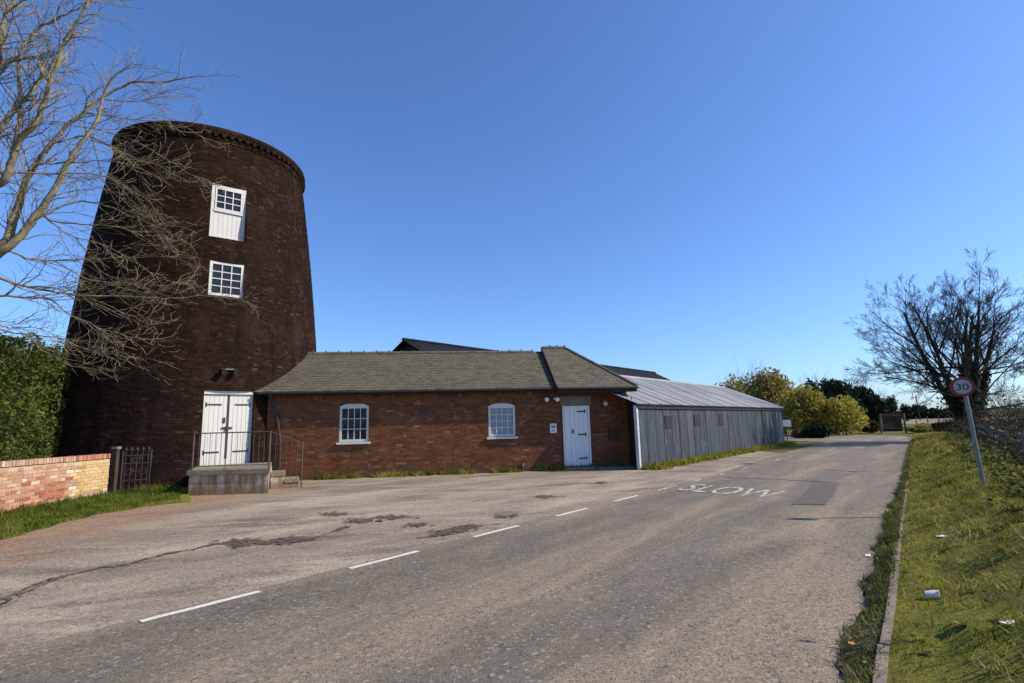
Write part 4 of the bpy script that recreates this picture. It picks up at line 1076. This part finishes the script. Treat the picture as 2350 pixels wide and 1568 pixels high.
# grit on the road shoulder and loose stones on the forecourt
rng = random.Random(4); mb = MB()
def pebble(p, s):
    i = len(mb.v); j = lambda: rng.uniform(.6, 1.3)
    a = rng.uniform(0, 2*pi)
    mb.v.extend([p+Vector((cos(a)*s*j(), sin(a)*s*j(), 0)), p+Vector((cos(a+2.1)*s*j(), sin(a+2.1)*s*j(), 0)), p+Vector((cos(a+4.2)*s*j(), sin(a+4.2)*s*j(), 0)), p+Vector((0, 0, s*.9*j()))])
    mb.f.extend([(i, i+1, i+3), (i+1, i+2, i+3), (i+2, i, i+3)]); r = rng.random(); mb.r.extend([r]*3)
for _ in range(9000):
    k = rng.randrange(8, 44); p = leftE[k].lerp(rightE[k], 1-abs(rng.gauss(0, .10))).lerp(leftE[k+1].lerp(rightE[k+1], 1-abs(rng.gauss(0, .10))), rng.random())
    pebble(Vector((p.x, p.y, .008)), rng.uniform(.002, .005)*(1+p.length*.03))
for _ in range(5000):
    p = gnd(rng.uniform(0, 1500), rng.uniform(1110, 1330)); pebble(Vector((p.x, p.y, -.004)), rng.uniform(.003, .009))
tag(mb.build('loose_grit', m_grit), 'loose pinkish grit on the road shoulder and forecourt', 'gravel', kind='stuff')

# ------------------------------------------------------------------ hedge by the garden wall
hb = V2(-14.2, 15.0); hedge = thing('clipped_hedge', hb, 'tall dense green clipped hedge behind the garden brick wall', 'hedge')
mb = MB(); rng = random.Random(31)
HX0, HX1, HY0, HY1, HZ = -20.5, -13.35, 13.4, 16.6, 4.25
def hedge_surf(rng):
    f = rng.random()
    if f < .5: p = Vector((rng.uniform(HX0, HX1), HY0, rng.uniform(.3, HZ)))
    elif f < .72: p = Vector((HX1, rng.uniform(HY0, HY1), rng.uniform(.3, HZ)))
    else: p = Vector((rng.uniform(HX0, HX1), rng.uniform(HY0, HY1), HZ))
    return p
for _ in range(30000):
    p = hedge_surf(rng); k = mnoise.noise(p*1.1)*.45+mnoise.noise(p*3.2)*.2
    c = Vector((-16, 15, 1.8)); o_ = Vector((0, -1, 0)) if p.y == HY0 else (Vector((1, 0, 0)) if p.x == HX1 else Vector((0, 0, 1)))
    p = p+o_*(k-abs(rng.gauss(0, .10)))
    if p.z > HZ-.4: p.x -= .0
    scatter_leaf(mb, p, .058, rng, o_*.9)
for _ in range(200):   # stray shoots
    p = hedge_surf(rng)
    if p.y == HY0: continue
    o_ = Vector((1, 0, .2)) if p.x == HX1 else Vector((.1, 0, 1))
    for s in range(12): scatter_leaf(mb, p+o_*(.06*s*rng.random()*1.2)+rdir(rng)*.03, .045, rng)
mb.build('foliage', m_hedge, hedge)
mb = MB(); mb.hexa([Vector(q) for q in ((HX0, HY0+.35, 0), (HX1-.35, HY0+.35, 0), (HX1-.35, HY1, 0), (HX0, HY1, 0), (HX0, HY0+.35, HZ-.35), (HX1-.35, HY0+.35, HZ-.35), (HX1-.35, HY1, HZ-.35), (HX0, HY1, HZ-.35))]); mb.build('inner_growth', m_hedge, hedge)
for x in (-15, -17, -19): MB().tube([Vector((x, 14.6, 0)), Vector((x, 14.6, 2))], .07, 6).build('stem', m_bark2, hedge)

# ------------------------------------------------------------------ big bare tree on the left
tb = V2(-14.3, 12.7); ltree = thing('bare_tree', tb, 'bare tree with lichened limbs reaching in front of the windmill', 'tree')
big, fine = MB(), MB(); rng = random.Random(77)
def limb(px, depth, r0, r1, tw=1.0, kids=1.0, L=1.2, start=None, spread=.8, maxl=2, up=.06):
    n = len(px); pts = [at(x, y, (depth if not hasattr(depth, '__len__') else depth[0]+(depth[1]-depth[0])*i/(n-1))) for i, (x, y) in enumerate(px)]
    if start is not None: pts = [start]+pts
    c = catmull(pts, 4); c = [p+rdir(rng)*(.02 if i else 0) for i, p in enumerate(c)]
    m = len(c); rad = [r0+(r1-r0)*(i/(m-1))**.8 for i in range(m)]
    (big if r0 > .02 else fine).tube(c, rad, 8 if r0 > .06 else 5, True)
    tot = sum((a-b).length for a, b in zip(c, c[1:])); nk = int(tot*5.5*kids)
    for _ in range(nk):
        t = rng.uniform(.12, 1.0); i = min(int(t*(m-1)), m-2); b = c[i].lerp(c[i+1], rng.random()); dd = (c[i+1]-c[i]).normalized()
        s = rdir(rng); s = (s-dd*s.dot(dd)).normalized()
        nd_ = (dd*.9+s*spread*rng.uniform(.5, 1.2)+Vector((.12, 0, up))).normalized()
        grow(big, fine, b, nd_, L*rng.uniform(.5, 1.25)*(1.15-.5*t), max(min(rad[i]*.55, .02)*rng.uniform(.65, 1), .007), 1, maxl, rng, .05, .34, .8, 4, .02)
trunk = [tb.copy(), tb+Vector((.15, 0, 1.6)), tb+Vector((.3, .05, 3.3)), at(-95, 690, 12.7), at(-35, 605, 12.7)]
big.tube(catmull(trunk, 4), [.30-.10*i/16 for i in range(17)], 10)
fork = trunk[-1]
st2 = [trunk[2], at(-110, 560, 12.4), at(-70, 480, 12.3), at(-25, 425, 12.3)]
big.tube(catmull(st2, 4), [.20-.08*i/12 for i in range(13)], 9); f2 = st2[-1]
limb([(16, 551), (25, 521), (46, 461), (57, 425), (82, 377), (109, 341), (147, 295), (191, 260), (232, 227), (300, 191), (382, 188), (470, 172)], (12.7, 14.0), .12, .012, start=fork)
limb([(0, 580), (35, 554), (96, 477), (134, 420), (169, 352), (202, 309), (227, 262), (235, 224), (262, 175), (300, 150)], (12.6, 13.2), .12, .012, start=fork)
limb([(8, 415), (30, 366), (46, 322), (76, 290), (101, 238), (117, 186), (137, 131), (153, 90), (178, 49), (202, 5), (225, -40)], (12.3, 11.9), .10, .02, start=f2, kids=1.7)
limb([(0, 420), (27, 382), (41, 300), (46, 232), (46, 131), (74, 79), (126, 44), (175, 22), (230, -10)], (12.3, 12.6), .07, .012, start=f2, kids=1.7)
limb([(-30, 330), (0, 300), (22, 262), (66, 218), (90, 186), (115, 153), (140, 110)], (12.0, 12.4), .085, .02, start=f2, kids=1.7)
limb([(-60, 230), (-20, 190), (16, 147), (68, 134), (110, 120)], 12.2, .07, .01, kids=1.7)
limb([(-40, 160), (-5, 100), (10, 40), (25, 10), (50, -30)], 12.1, .08, .03, kids=1.7)
limb([(-40, 250), (0, 140), (12, 60), (5, -10)], 12.6, .06, .02, kids=1.7)
limb([(0, 638), (68, 660), (131, 671), (191, 679), (300, 682), (396, 686), (478, 679), (560, 690)], (12.7, 14.6), .05, .006, start=fork, spread=.6)
limb([(22, 578), (68, 595), (123, 597), (191, 596), (273, 592), (355, 589), (451, 592)], (12.7, 14.4), .035, .005, start=fork, spread=.6)
limb([(0, 680), (60, 684), (109, 685), (153, 718), (219, 750), (260, 789)], (12.7, 13.6), .04, .006, start=trunk[3], spread=.6)
limb([(219, 750), (280, 768), (340, 780)], (13.5, 13.9), .014, .004, spread=.6)
limb([(96, 477), (109, 504), (191, 515), (273, 521), (320, 540), (369, 565)], (12.7, 14.0), .03, .005, spread=.7)
limb([(63, 515), (123, 483), (164, 466), (224, 466), (300, 496), (382, 529), (430, 560)], (12.7, 14.2), .035, .005, spread=.7)
limb([(0, 396), (109, 399), (232, 402), (290, 430), (350, 470)], (12.4, 13.8), .03, .005, spread=.8)
limb([(82, 377), (170, 372), (260, 371), (330, 390), (400, 430)], (12.7, 14.0), .028, .005, spread=.8)
limb([(131, 328), (202, 314), (270, 345), (330, 370), (390, 385)], (12.8, 14.2), .028, .005, spread=.8)
limb([(197, 260), (246, 265), (314, 276), (410, 287), (470, 320)], (13, 14.2), .024, .004, spread=.8)
limb([(0, 748), (82, 753), (130, 770)], 12.9, .02, .005, start=trunk[3], spread=.6)
limb([(0, 758), (131, 775), (191, 802), (273, 816), (330, 824)], (12.9, 14.0), .026, .004, start=trunk[3], spread=.5)
limb([(90, 800), (137, 827), (178, 843), (213, 846)], (13.1, 13.6), .014, .004, spread=.5)
limb([(200, 300), (215, 330), (240, 420), (300, 470), (360, 500)], (13.1, 14.2), .022, .004, spread=.8)
limb([(123, 597), (200, 640), (290, 650), (380, 655), (440, 640)], (13.2, 14.4), .018, .004, spread=.7)
limb([(150, 660), (230, 700), (300, 735), (360, 745)], (13.4, 14.3), .018, .004, spread=.7)
limb([(232, 227), (310, 232), (380, 222), (455, 224)], (13.4, 14.0), .02, .004, spread=.7)
limb([(170, 290), (235, 300), (320, 330), (430, 395), (470, 420)], (13.2, 14.5), .016, .004, spread=.9)
limb([(109, 504), (160, 540), (230, 560), (310, 600), (370, 640), (420, 650)], (13.0, 14.5), .018, .004, spread=.8)
big.build('trunk', m_bark, ltree, smooth=True); fine.build('twigs', m_twig, ltree)

# ------------------------------------------------------------------ bare tree on the right, ivy on its stems
rb = at(2228, 1010, 30.0); rb.z = 0; rtree = thing('ivy_clad_tree', rb, 'spreading bare tree with ivy clad stems behind the speed sign', 'tree')
big, fine = MB(), MB(); rng = random.Random(5)
stems = []
base = rb+Vector((0, 0, 1.2))
big.tube([rb, base+Vector((0, 0, .2))], [.62, .5], 10)
for k, lx in enumerate((-.40, -.24, -.10, .03, .17, .30, .46)):
    d = Vector((lx, rng.uniform(-.22, .22), 1.0)).normalized(); b = base+Vector((lx*.9, rng.uniform(-.2, .2), rng.uniform(-.2, .3))); L = rng.uniform(6.0, 7.0)-abs(lx)*1.2
    stems.append((b, d, L)); grow(big, fine, b, d, L, rng.uniform(.13, .19), 0, 4, rng, .03, .09, .70, 6, .022, (.38, .58), .0055)
for k in range(20):      # side limbs leaving the stems at different heights
    sg = -1 if k % 2 else 1; el = radians(8+52*rng.random()); d = Vector((sg*cos(el), rng.uniform(-.6, .6), sin(el))).normalized()
    b = base+Vector((sg*rng.uniform(.1, .5), rng.uniform(-.3, .3), rng.uniform(.2, 3.2))); L = rng.uniform(3.4, 5.2)
    grow(big, fine, b, d, L, rng.uniform(.05, .085), 0, 4, rng, .02, .13, .66, 5, .022, (.40, .62), .0055)
big.build('trunk', m_bark2, rtree, smooth=True); fine.build('twigs', m_bark2, rtree)
mb = MB()
for b, d, L in stems:
    for _ in range(700):
        t = rng.random()**1.3*.5*L; p = b+d*t+rdir(rng)*rng.uniform(.1, .34)*(1.1-t/L); scatter_leaf(mb, p, .09, rng)
for _ in range(1800):
    p = rb+Vector((rng.gauss(0, .45), rng.gauss(0, .45), rng.uniform(.2, 2.6))); scatter_leaf(mb, p, .09, rng)
mb.build('ivy', m_ivy, rtree)
# low bare scrub to the right of it
for k, (x, y, z, L) in enumerate(((2300, 940, 24, 2.6), (2350, 935, 22, 2.4), (2395, 930, 20, 2.2))):
    q = at(x, 1000, z); q.z = .1; sc = thing('bare_shrub', q, rank(k, 'leafless scrubby bush', 'the ivy clad tree'), 'shrub', 'leafless bushes beside the ivy clad tree')
    b1, f1 = MB(), MB()
    for s in range(9): grow(b1, f1, q+Vector((rng.uniform(-.5, .5), rng.uniform(-.4, .4), 0)), Vector((rng.gauss(0, .5), rng.gauss(0, .4), 1)).normalized(), L*rng.uniform(.6, 1.1), .03, 1, 3, rng, .05, .2, .7, 5, .02)
    b1.build('stems', m_bramble, sc); f1.build('twigs', m_bramble, sc)

# ------------------------------------------------------------------ fence and brambles on the right
def vpt(along, lat):
    # point at arc length along the kerb line
    acc = 0
    for i in range(len(kv)-1):
        l = (kv[i+1]-kv[i]).length
        if acc+l >= along: return verge_pt(i, (along-acc)/l, lat)
        acc += l
    return verge_pt(len(kv)-2, 1, lat)
fence = thing('timber_fence', vpt(16, 2.45), 'weathered grey post and rail fence along the top of the grass verge', 'fence')
s0, s1, stp = 8.5, 36, 1.85
posts = []
a = s0
while a < s1:
    p = vpt(a, 2.4+.05*RND.random()); posts.append(p); t = RND.uniform(-.06, .06)
    MB().tube([p-Vector((0, 0, .1)), p+Vector((t, t*.5, .68+RND.uniform(-.05, .05)))], .055, 6).build('post', m_wood, fence); a += stp
for p, q in zip(posts, posts[1:]):
    for z in (.16, .38, .60):
        if RND.random() < .16: continue
        j0, j1 = RND.uniform(-.03, .03), RND.uniform(-.03, .03); dn = (q-p).normalized(); nn = Vector((dn.y, -dn.x, 0)); off = -nn*.06
        aa, bb = p+Vector((0, 0, z+j0))+off, q+Vector((0, 0, z+j1))+off; hh_ = Vector((0, 0, .045)); w_ = nn*.018
        MB().hexa([aa-hh_-w_, bb-hh_-w_, bb-hh_+w_, aa-hh_+w_, aa+hh_-w_, bb+hh_-w_, bb+hh_+w_, aa+hh_+w_]).build('rail', m_wood, fence)
br = thing('bramble_thicket', vpt(18, 3.6), 'tangled brown bramble thicket behind the post and rail fence', 'thicket')
stem_, leaf_ = MB(), MB(); rng = random.Random(61)
for _ in range(1500):
    p = vpt(rng.uniform(7.5, 40), rng.uniform(2.7, 5.2)); d = Vector((rng.gauss(0, .7), rng.gauss(0, .7), 1)).normalized(); L = rng.uniform(.8, 2.2); pts = [p]
    for s in range(6):
        d = (d+Vector((rng.gauss(0, .16), rng.gauss(0, .16), -.22))).normalized(); pts.append(pts[-1]+d*L/6)
    stem_.tube(pts, [.011, .010, .009, .008, .007, .006, .004], 3, False)
    for q in pts[1:]:
        for _k in range(9): scatter_leaf(leaf_, q+rdir(rng)*.2, .045, rng)
stem_.build('stems', m_bramble, br); leaf_.build('leaves', foliage('bramble_leaf', [(0, (.045, .03, .018)), (.45, (.085, .06, .035)), (.8, (.06, .07, .025)), (1, (.13, .13, .05))], .2), br)
# dark weeds on the shaded top of the verge
mb = MB()
for _ in range(9000):
    al = 8.2+30*rng.random()**1.4; p = vpt(al, 1.25+abs(rng.gauss(0, .75))); 
    if mnoise.noise(p*1.1) < -.15: continue
    scatter_leaf(mb, p+Vector((0, 0, rng.uniform(.0, .20))), .03+.0012*al, rng, Vector((0, 0, .5)))
tag(mb.build('bank_weeds', m_weed), 'dark leafy weeds crowding the top of the verge under the fence', 'weeds', kind='stuff')

# ------------------------------------------------------------------ speed limit sign
SP = Vector((7.25, 8.42, .46)); sign = thing('speed_sign', SP, 'round red ringed speed limit sign reading 30 on a leaning grey pole', 'sign')
top = at(2208, 868, 8.35); base_ = at(2259, 1122, 8.42)
MB().tube([base_, top], .03, 10).build('pole', m_signgrey, sign)
sc_ = at(2208, 888, 8.3); sn = Vector((sin(radians(216)), cos(radians(216)), -.02)).normalized(); se = Vector((0, 0, 1)).cross(sn).normalized(); su = sn.cross(se)
sc_ = sc_+sn*.045
def disc(name, c, r0, r1, th, mat, n=32):
    mb = MB()
    ring = lambda r, o: [c+se*(r*cos(2*pi*k/n))+su*(r*sin(2*pi*k/n))+sn*o for k in range(n)]
    if r0 == 0: A_, B_ = ring(r1, th), ring(r1, 0); mb.face(A_); mb.face(B_[::-1])
    else:
        A_, B_, C_, D_ = ring(r1, th), ring(r1, 0), ring(r0, th), ring(r0, 0)
        for k in range(n): j = (k+1) % n; mb.face([C_[k], A_[k], A_[j], C_[j]]); mb.face([D_[k], C_[k], C_[j], D_[j]])
    for k in range(n): j = (k+1) % n; mb.face([B_[k], B_[j], A_[j], A_[k]])
    return mb.build(name, mat, sign)
disc('backing_plate', sc_-sn*.012, 0, .152, .01, m_signgrey); pl = disc('face_plate', sc_, 0, .15, .003, m_signwhite); disc('red_ring', sc_+sn*.0035, .112, .15, .002, m_signred)
tv, tf = text_mesh('30'); mb = MB(); mb.v = [sc_+sn*.006+se*((x-.5)*.15)+su*((y-.5)*.105) for x, y in tv]; mb.f = tf; mb.r = [.5]*len(tf); mb.build('numerals', m_signblack, sign)
MB().tube([sc_-sn*.05-su*.05, sc_-sn*.012-su*.05], .02, 6).build('clamp', m_signgrey, sign)

# ------------------------------------------------------------------ background
def shrub(px0, px1, top, depth, mat, label, n=2600, seed=1, cat='bush', group=None, size=.13, name='bush', parts=5, bark=True, basepx=None):
    rng = random.Random(seed); x0, x1 = at(px0, 950, depth).x, at(px1, 950, depth).x; h = at((px0+px1)/2, top, depth).z
    c = Vector(((x0+x1)/2, depth, 0)); o = thing(name, c, label, cat, group); w = abs(x1-x0)/2; blobs = []
    for k in range(parts):
        f = rng.uniform(.42, .72); bx = rng.uniform(-.5, .5)*w; bz = h*rng.uniform(.28, .62); hz = min(h-bz, bz)*rng.uniform(.85, 1.0)
        blobs.append((c+Vector((bx, rng.uniform(-.3, .3)*w, bz)), Vector((w*f, w*f, hz))))
    blobs.append((c+Vector((0, 0, h*.64)), Vector((w*.5, w*.5, h*.36))))
    clumps('crown', o, blobs, n, size, mat, seed)
    b1, f1 = MB(), MB()
    for k in range(6): grow(b1, f1, c+Vector((rng.uniform(-.3, .3)*w, 0, 0)), Vector((rng.gauss(0, .35), rng.gauss(0, .3), 1)).normalized(), h*rng.uniform(.65, .98), .05*h/4, 1, 3, rng, .12, .12, .45, 5, .03)
    b1.v += f1.v and []; off = len(b1.v); b1.v += f1.v; b1.f += [tuple(i+off for i in q) for q in f1.f]; b1.r += f1.r
    b1.build('trunk', m_bark2 if mat is m_dark else m_bramble, o)
    return o
shrub(1625, 1752, 858, 62, m_olive, 'pale olive bush rising behind the far end of the corrugated shed', seed=2, size=.2, n=6000, parts=8)
shrub(1712, 1848, 842, 52, m_olive, 'tallest olive brown willow bush with twiggy upright shoots', seed=3, n=9000, size=.17, parts=9)
shrub(1790, 1890, 885, 46, m_yellow, 'rounded yellow green bush between the willow bush and the dark hedge clump', seed=4, size=.14, n=5200, parts=7)
shrub(1850, 1925, 915, 47, m_yellow, 'low yellow green bush beside the dark conifers', seed=6, size=.14, n=2400)
shrub(1880, 1985, 905, 45, m_yellow, 'bright yellow green bush at the end of the bush row by the road', seed=5, size=.13, n=5200, parts=7)
for k, (a, b, t) in enumerate(((1828, 1905, 872), (1865, 1940, 868), (1902, 1980, 872), (1942, 2016, 884), (1980, 2044, 905))):
    shrub(a, b, t, 78+3*(k % 2), m_dark, rank(4-k, 'dark evergreen conifer in the row', 'the boarded gate'), seed=40+k, size=.26, n=6500, name='conifer', cat='conifer', group='dark conifers behind the bushes', parts=7)
shrub(2030, 2062, 906, 130, m_dark, 'small dark round tree standing alone beyond the conifers', seed=50, size=.3, n=1500, name='distant_tree', cat='tree')
shrub(2060, 2092, 925, 130, m_dark, 'low dark bush on the skyline next to the small round tree', seed=51, size=.3, n=900)
for k, (a, b, t) in enumerate(((2070, 2135, 930), (2115, 2180, 936), (2160, 2225, 934), (2205, 2270, 932))):
    shrub(a, b, t, 185, m_dark, rank(k, 'length of dark field hedge', 'the utility pole'), seed=55+k, size=.6, n=2600, name='field_hedge', cat='hedge', group='hedge lengths across the dry field')
# clipped dark bush, hedge bank behind the shed end
shrub(1838, 1908, 974, 40.5, m_dark, 'dark clipped round bush on the corner by the yard entrance', seed=60, size=.12, n=4200)
shrub(1800, 1850, 985, 41.5, foliage('dry_bracken', [(0, (.12, .08, .035)), (.5, (.2, .14, .06)), (1, (.26, .2, .09))], .2), 'dry tawny grass clump beside the dark clipped bush', seed=61, size=.12, n=1500)
for k, (a, b, t) in enumerate(((1808, 1880, 958), (1870, 1950, 960), (1940, 2022, 962))):
    shrub(a, b, t, 49, m_ivy, rank(2-k, 'low brown green hedge piece', 'the boarded gate'), seed=64+k, size=.14, n=1500, name='low_hedge', cat='hedge', group='low hedge under the bushes')
for k, (a, b, t, lab) in enumerate(((2084, 2150, 971, 'low tawny scrub between the boarded gate and the verge'), (2138, 2215, 966, 'dark brown scrub clump at the far end of the verge'))):
    shrub(a, b, t, 46-6*k, (m_olive, m_ivy)[k], lab, seed=70+k, size=.12, n=2200, name='scrub')
# timber panel gate between two posts
def pix_post(name, parent, x0, y0, x1, y1, depth, r, mat):
    a, b = at(x0, y0, depth), at(x1, y1, depth); a.z = 0; return MB().tube([a, b], r, 6).build(name, mat, parent)
gq = at(2050, 995, 47); gq.z = 0
pg = thing('timber_gate', gq, 'brown boarded field gate between two pale posts at the road end', 'gate')
pix_post('post', pg, 2024, 996, 2020, 950, 47, .09, m_wood); pix_post('post', pg, 2080, 996, 2073, 948, 47, .09, m_wood)
for k in range(7):
    a, b = at(2026+k*6.8, 990, 47), at(2026+(k+1)*6.8-.9, 990, 47); zt_ = 1.75+RND.uniform(-.04, .04)
    MB().box(a.x, b.x, 47, 47.05, .15, zt_).build('board', m_brownwood, pg)
MB().box(at(2024, 990, 47).x, at(2076, 990, 47).x, 46.93, 46.99, 1.45, 1.58).build('rail', m_brownwood, pg); MB().box(at(2024, 990, 47).x, at(2076, 990, 47).x, 46.93, 46.99, .35, .48).build('rail', m_brownwood, pg)
# wire fence posts along the field
for k in range(6):
    p = at(1925+k*17, 1000, 50); p.z = 0; tag(MB().tube([p, p+Vector((.03, 0, 1.05))], .05, 6).build('fence_post', m_wood), rank(5-k, 'short weathered yard stake', 'the boarded gate'), 'post', 'stakes along the yard edge')
for k in range(4):
    p = at(2105+k*26, 985, 60); p.z = 0; tag(MB().tube([p, p+Vector((.02, 0, 1.3))], .06, 6).build('fence_post', m_wood), rank(k, 'pale field stake', 'the boarded gate'), 'post', 'stakes along the dry field')
# white board by the shed end
wp = SF.p(19.6, -1.5, 0); wb = thing('white_board', wp, 'small white board on a short post past the end of the shed', 'board')
q = at(1803, 972, wp.y)
MB().box(q.x-.16, q.x+.34, wp.y, wp.y+.04, q.z-.2, q.z+.22).build('panel', m_paper, wb); MB().tube([Vector((q.x+.05, wp.y+.07, 0)), Vector((q.x+.05, wp.y+.07, q.z+.2))], .035, 6).build('post', m_wood, wb)
# utility pole
up_ = at(2107, 930, 140); up_.z = 0; ut = thing('utility_pole', up_, 'distant thin utility pole with short crossarm on the skyline', 'pole')
MB().tube([up_, up_+Vector((-.3, 0, 6.6))], [.16, .11], 6).build('pole', m_bark2, ut); MB().tube([up_+Vector((-1.1, 0, 6.0)), up_+Vector((.6, 0, 6.0))], .07, 4).build('crossarm', m_bark2, ut)

# ------------------------------------------------------------------ litter on the verge
from mathutils.bvhtree import BVHTree
_vm = [o for o in COL.objects if o.name in ('verge', 'grass_strip', 'road')]
def hit(x, y):
    best = None; d = ray(x, y).normalized()
    for o in _vm:
        t = BVHTree.FromPolygons([v.co for v in o.data.vertices], [tuple(p.vertices) for p in o.data.polygons])
        r_ = t.ray_cast(CO, d)
        if r_[0] is not None and (best is None or r_[3] < best[1]): best = (r_[0], r_[3])
    return best[0] if best else gnd(x, y)
def scrap(name, x, y, size, az, mat, label, seed, lift=.012):
    rng = random.Random(seed); c = hit(x, y)+Vector((0, 0, lift)); a = Vector((sin(az), cos(az), 0)); b = Vector((a.y, -a.x, 0)); mb = MB(); n = 7; P_ = {}
    for i in range(n):
        for k in range(n):
            u, v = i/(n-1)-.5, k/(n-1)-.5
            P_[i, k] = c+a*(u*size[0]*(1+.25*mnoise.noise(Vector((v*3, seed, 0)))))+b*(v*size[1]*(1+.25*mnoise.noise(Vector((u*3, seed, 4)))))+Vector((0, 0, size[1]*(.35*u*u+.22*mnoise.noise(Vector((u*4, v*4, seed))))))
    for i in range(n-1):
        for k in range(n-1): mb.face([P_[i, k], P_[i+1, k], P_[i+1, k+1], P_[i, k+1]], .5)
    return tag(mb.build(name, mat, smooth=True), label, 'litter')
scrap('paper_scrap', 2162, 1233, (.13, .06), 1.2, m_paper, 'flat white paper scrap on the verge level with the sign shadow', 1)
scrap('paper_scrap', 2316, 1434, (.10, .05), 1.5, m_paper, 'torn white paper lying high on the verge grass', 3)
scrap('paper_scrap', 1992, 1276, (.11, .045), .6, m_paper, 'white paper strip at the gritty edge of the road', 4, .006)
scrap('orange_wrapper', 1957, 1494, (.045, .035), .3, m_orange, 'small orange wrapper among weeds at the road edge', 5, .045)
cc = hit(2140, 1373)+Vector((0, 0, .03)); ax = Vector((.83, -.5, .06)).normalized(); rng = random.Random(2)
cup = thing('plastic_cup', cc, 'crushed white plastic cup lying on the grass beside the kerb', 'litter')
mb = MB(); n = 14; a_ = ax.orthogonal().normalized(); b_ = ax.cross(a_); rows = []
for t, r_ in ((-.045, .024), (-.02, .028), (.015, .031), (.045, .036), (.048, .034)):
    rows.append([cc+ax*t+(a_*cos(2*pi*k/n)+b_*sin(2*pi*k/n)*.72)*r_*(1+.16*mnoise.noise(Vector((cos(2*pi*k/n)*2, sin(2*pi*k/n)*2, t*40)))) for k in range(n)])
for q in range(4):
    for k in range(n): j = (k+1) % n; mb.face([rows[q][k], rows[q][j], rows[q+1][j], rows[q+1][k]])
mb.face(rows[0][::-1]); mb.build('wall', m_paper, cup, smooth=True)
mb = MB(); mb.tube([r + ax*.001 for r in rows[3]]+[rows[3][0]+ax*.001], .0022, 5); mb.build('rim', m_paper, cup)
